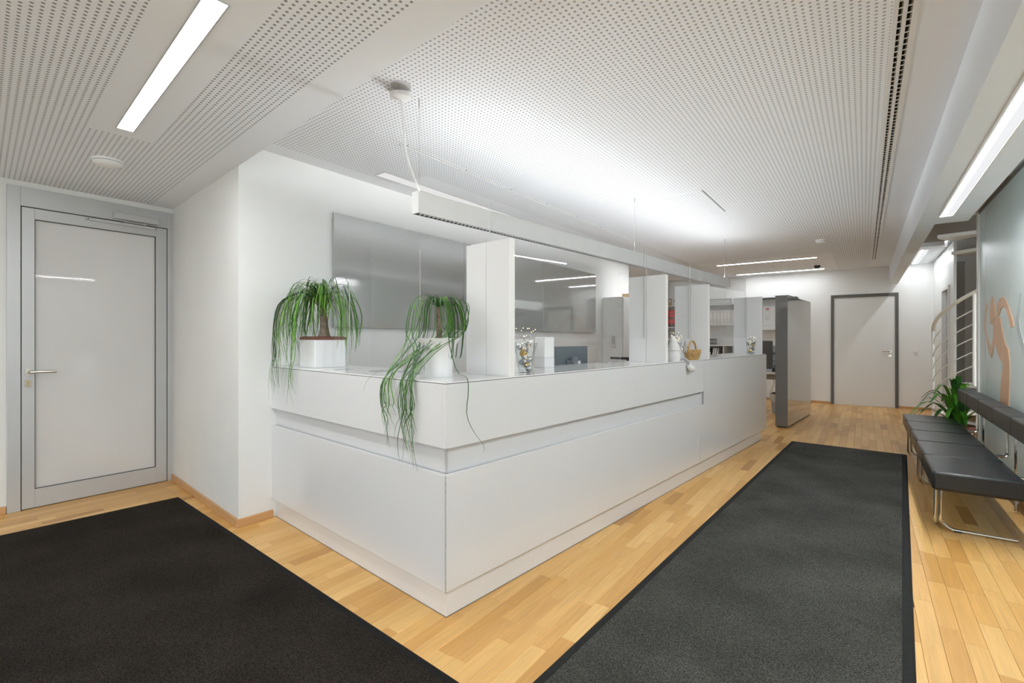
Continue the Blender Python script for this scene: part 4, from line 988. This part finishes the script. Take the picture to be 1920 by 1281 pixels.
# certificate shelf to the right
cs = thing('wall_cabinet', 'white open wall cabinet with a dark top edge holding the certificate', 'cabinet', (-2.05, 11.25, 1.50))
part('top_board', B(0,.95,0,.345,.655,.672), dark_grey, cs)
part('base_board', B(0,.95,0,.345,0,.025), shf, cs)
part('back_board', B(0,.95,.335,.345,.025,.655), wall_mat, cs)
cf = thing('certificate', 'framed white certificate with a small red crest', 'certificate', (-1.66, 11.46, 1.527))
part('frame', M().box(-.185,.185,-.014,.01,0,.02).box(-.185,.185,-.014,.01,.46,.48).box(-.185,-.165,-.014,.01,.02,.46).box(.165,.185,-.014,.01,.02,.46), plastic_w, cf)
part('paper', B(-.165,.165,-.004,.004,.02,.46), mat('certificate_paper', (.80,.80,.79), .6), cf)
o = part('crest', M().prism([(-.030,.0),(.030,0),(.034,.02),(.022,.03),(.0,.024),(-.022,.03),(-.034,.02)], -.0055, -.004), mat('red_crest', (.62,.12,.10), .6), cf)
for v in o.data.vertices: v.co = (v.co.x, v.co.z, v.co.y+.405)
tl = M()
for z, w in ((.385,.05),(.372,.045),(.26,.06),(.215,.10),(.20,.09),(.06,.13)): tl.box(-w/2, w/2, -.0052, -.004, z, z+.005)
part('text_lines', tl, mat('pale_print_ink', (.45,.45,.45), .7), cf)
# desk beyond the counter end with monitor, phone, bin
d_ = thing('work_desk', 'white desk seen through the gap beside the grey partition', 'desk', (-2.3, 9.35, 0))
part('desk_top', B(0,1.3,0,.75,.695,.735), top_mat, d_, bevel=.002)
part('apron', B(.02,1.28,.05,.09,.60,.695), mat('olive_grey_apron', (.30,.28,.22), .6), d_)
for x in (.05, 1.2): part('leg', B(x,x+.05,.05,.70,0,.60), shf, d_)
monitor('dark grey monitor on the desk beside the grey partition', (-1.53, 9.55, .735), 0, .46, .50, .29, mat('grey_monitor_back', (.085,.085,.08), .4))
sc2 = thing('desk_screen', 'blue-grey translucent desk screen behind the dark monitor', 'screen', (-1.55, 9.98, .735))
part('panel', B(-.5,.5,0,.012,0,.45), mat('blue_grey_panel', (.34,.37,.38), .3), sc2)
part('foot', B(-.45,.45,-.03,.04,0,.01), alu, sc2)
part('slot_strip', M().box(.18,.45,-.004,0,.28,.33).box(.18,.45,-.004,0,.16,.17), dark_grey, sc2)
ph = thing('desk_phone', 'black desk phone with white handset strip on the white desk', 'phone', (-1.20, 9.46, .735))
part('base', M().add([(-.09,-.09,0),(.09,-.09,0),(.09,.09,0),(-.09,.09,0),(-.09,-.09,.02),(.09,-.09,.02),(.09,.09,.09),(-.09,.09,.09)], [(3,2,1,0),(4,5,6,7),(0,1,5,4),(1,2,6,5),(2,3,7,6),(3,0,4,7)]), black_pl, ph)
part('handset', M().tube([(-.065,-.08,.05),(-.065,0,.085),(-.065,.08,.11)], [.02,.013,.02], 8), black_pl, ph, smooth=True)
part('display', B(-.02,.07,.02,.07,.075,.088), plastic_w, ph)
bi = thing('waste_bin', 'grey waste bin with a translucent liner under the white desk', 'bin', (-1.215, 9.60, 0))
part('bucket', M().lathe([(0,0),(.10,0),(.135,.33),(.13,.33),(.096,.01),(0,.01)], 24, cap=False), mat('grey_bin', (.36,.37,.38), .5), bi, smooth=True)
part('liner', M().lathe([(.105,.16),(.142,.24),(.140,.30),(.144,.335),(.136,.352),(.126,.335)], 18, cap=False), mat('milky_liner', (.62,.64,.66), .35, bump=(25,.9)), bi, smooth=True)
part('sticker', M().box(-.012,.02,-.122,-.112,.13,.165), mat('red_sticker', (.6,.12,.09), .6), bi)
cbk = thing('power_cable', 'thin brown cable with a black plug hanging under the white desk', 'cable', (-1.27, 9.42, 0))
part('cable', M().tube(spline([(0,0,.598),(.005,0,.54),(-.02,0,.45),(-.04,0,.38),(-.02,0,.36)], 20), .004, 6), mat('brown_cable', (.22,.15,.09), .6), cbk)
part('plug', M().tube([(-.03,0,.36),(.01,0,.365),(.05,0,.36)], [.006,.022,.008], 10), black_pl, cbk, smooth=True)
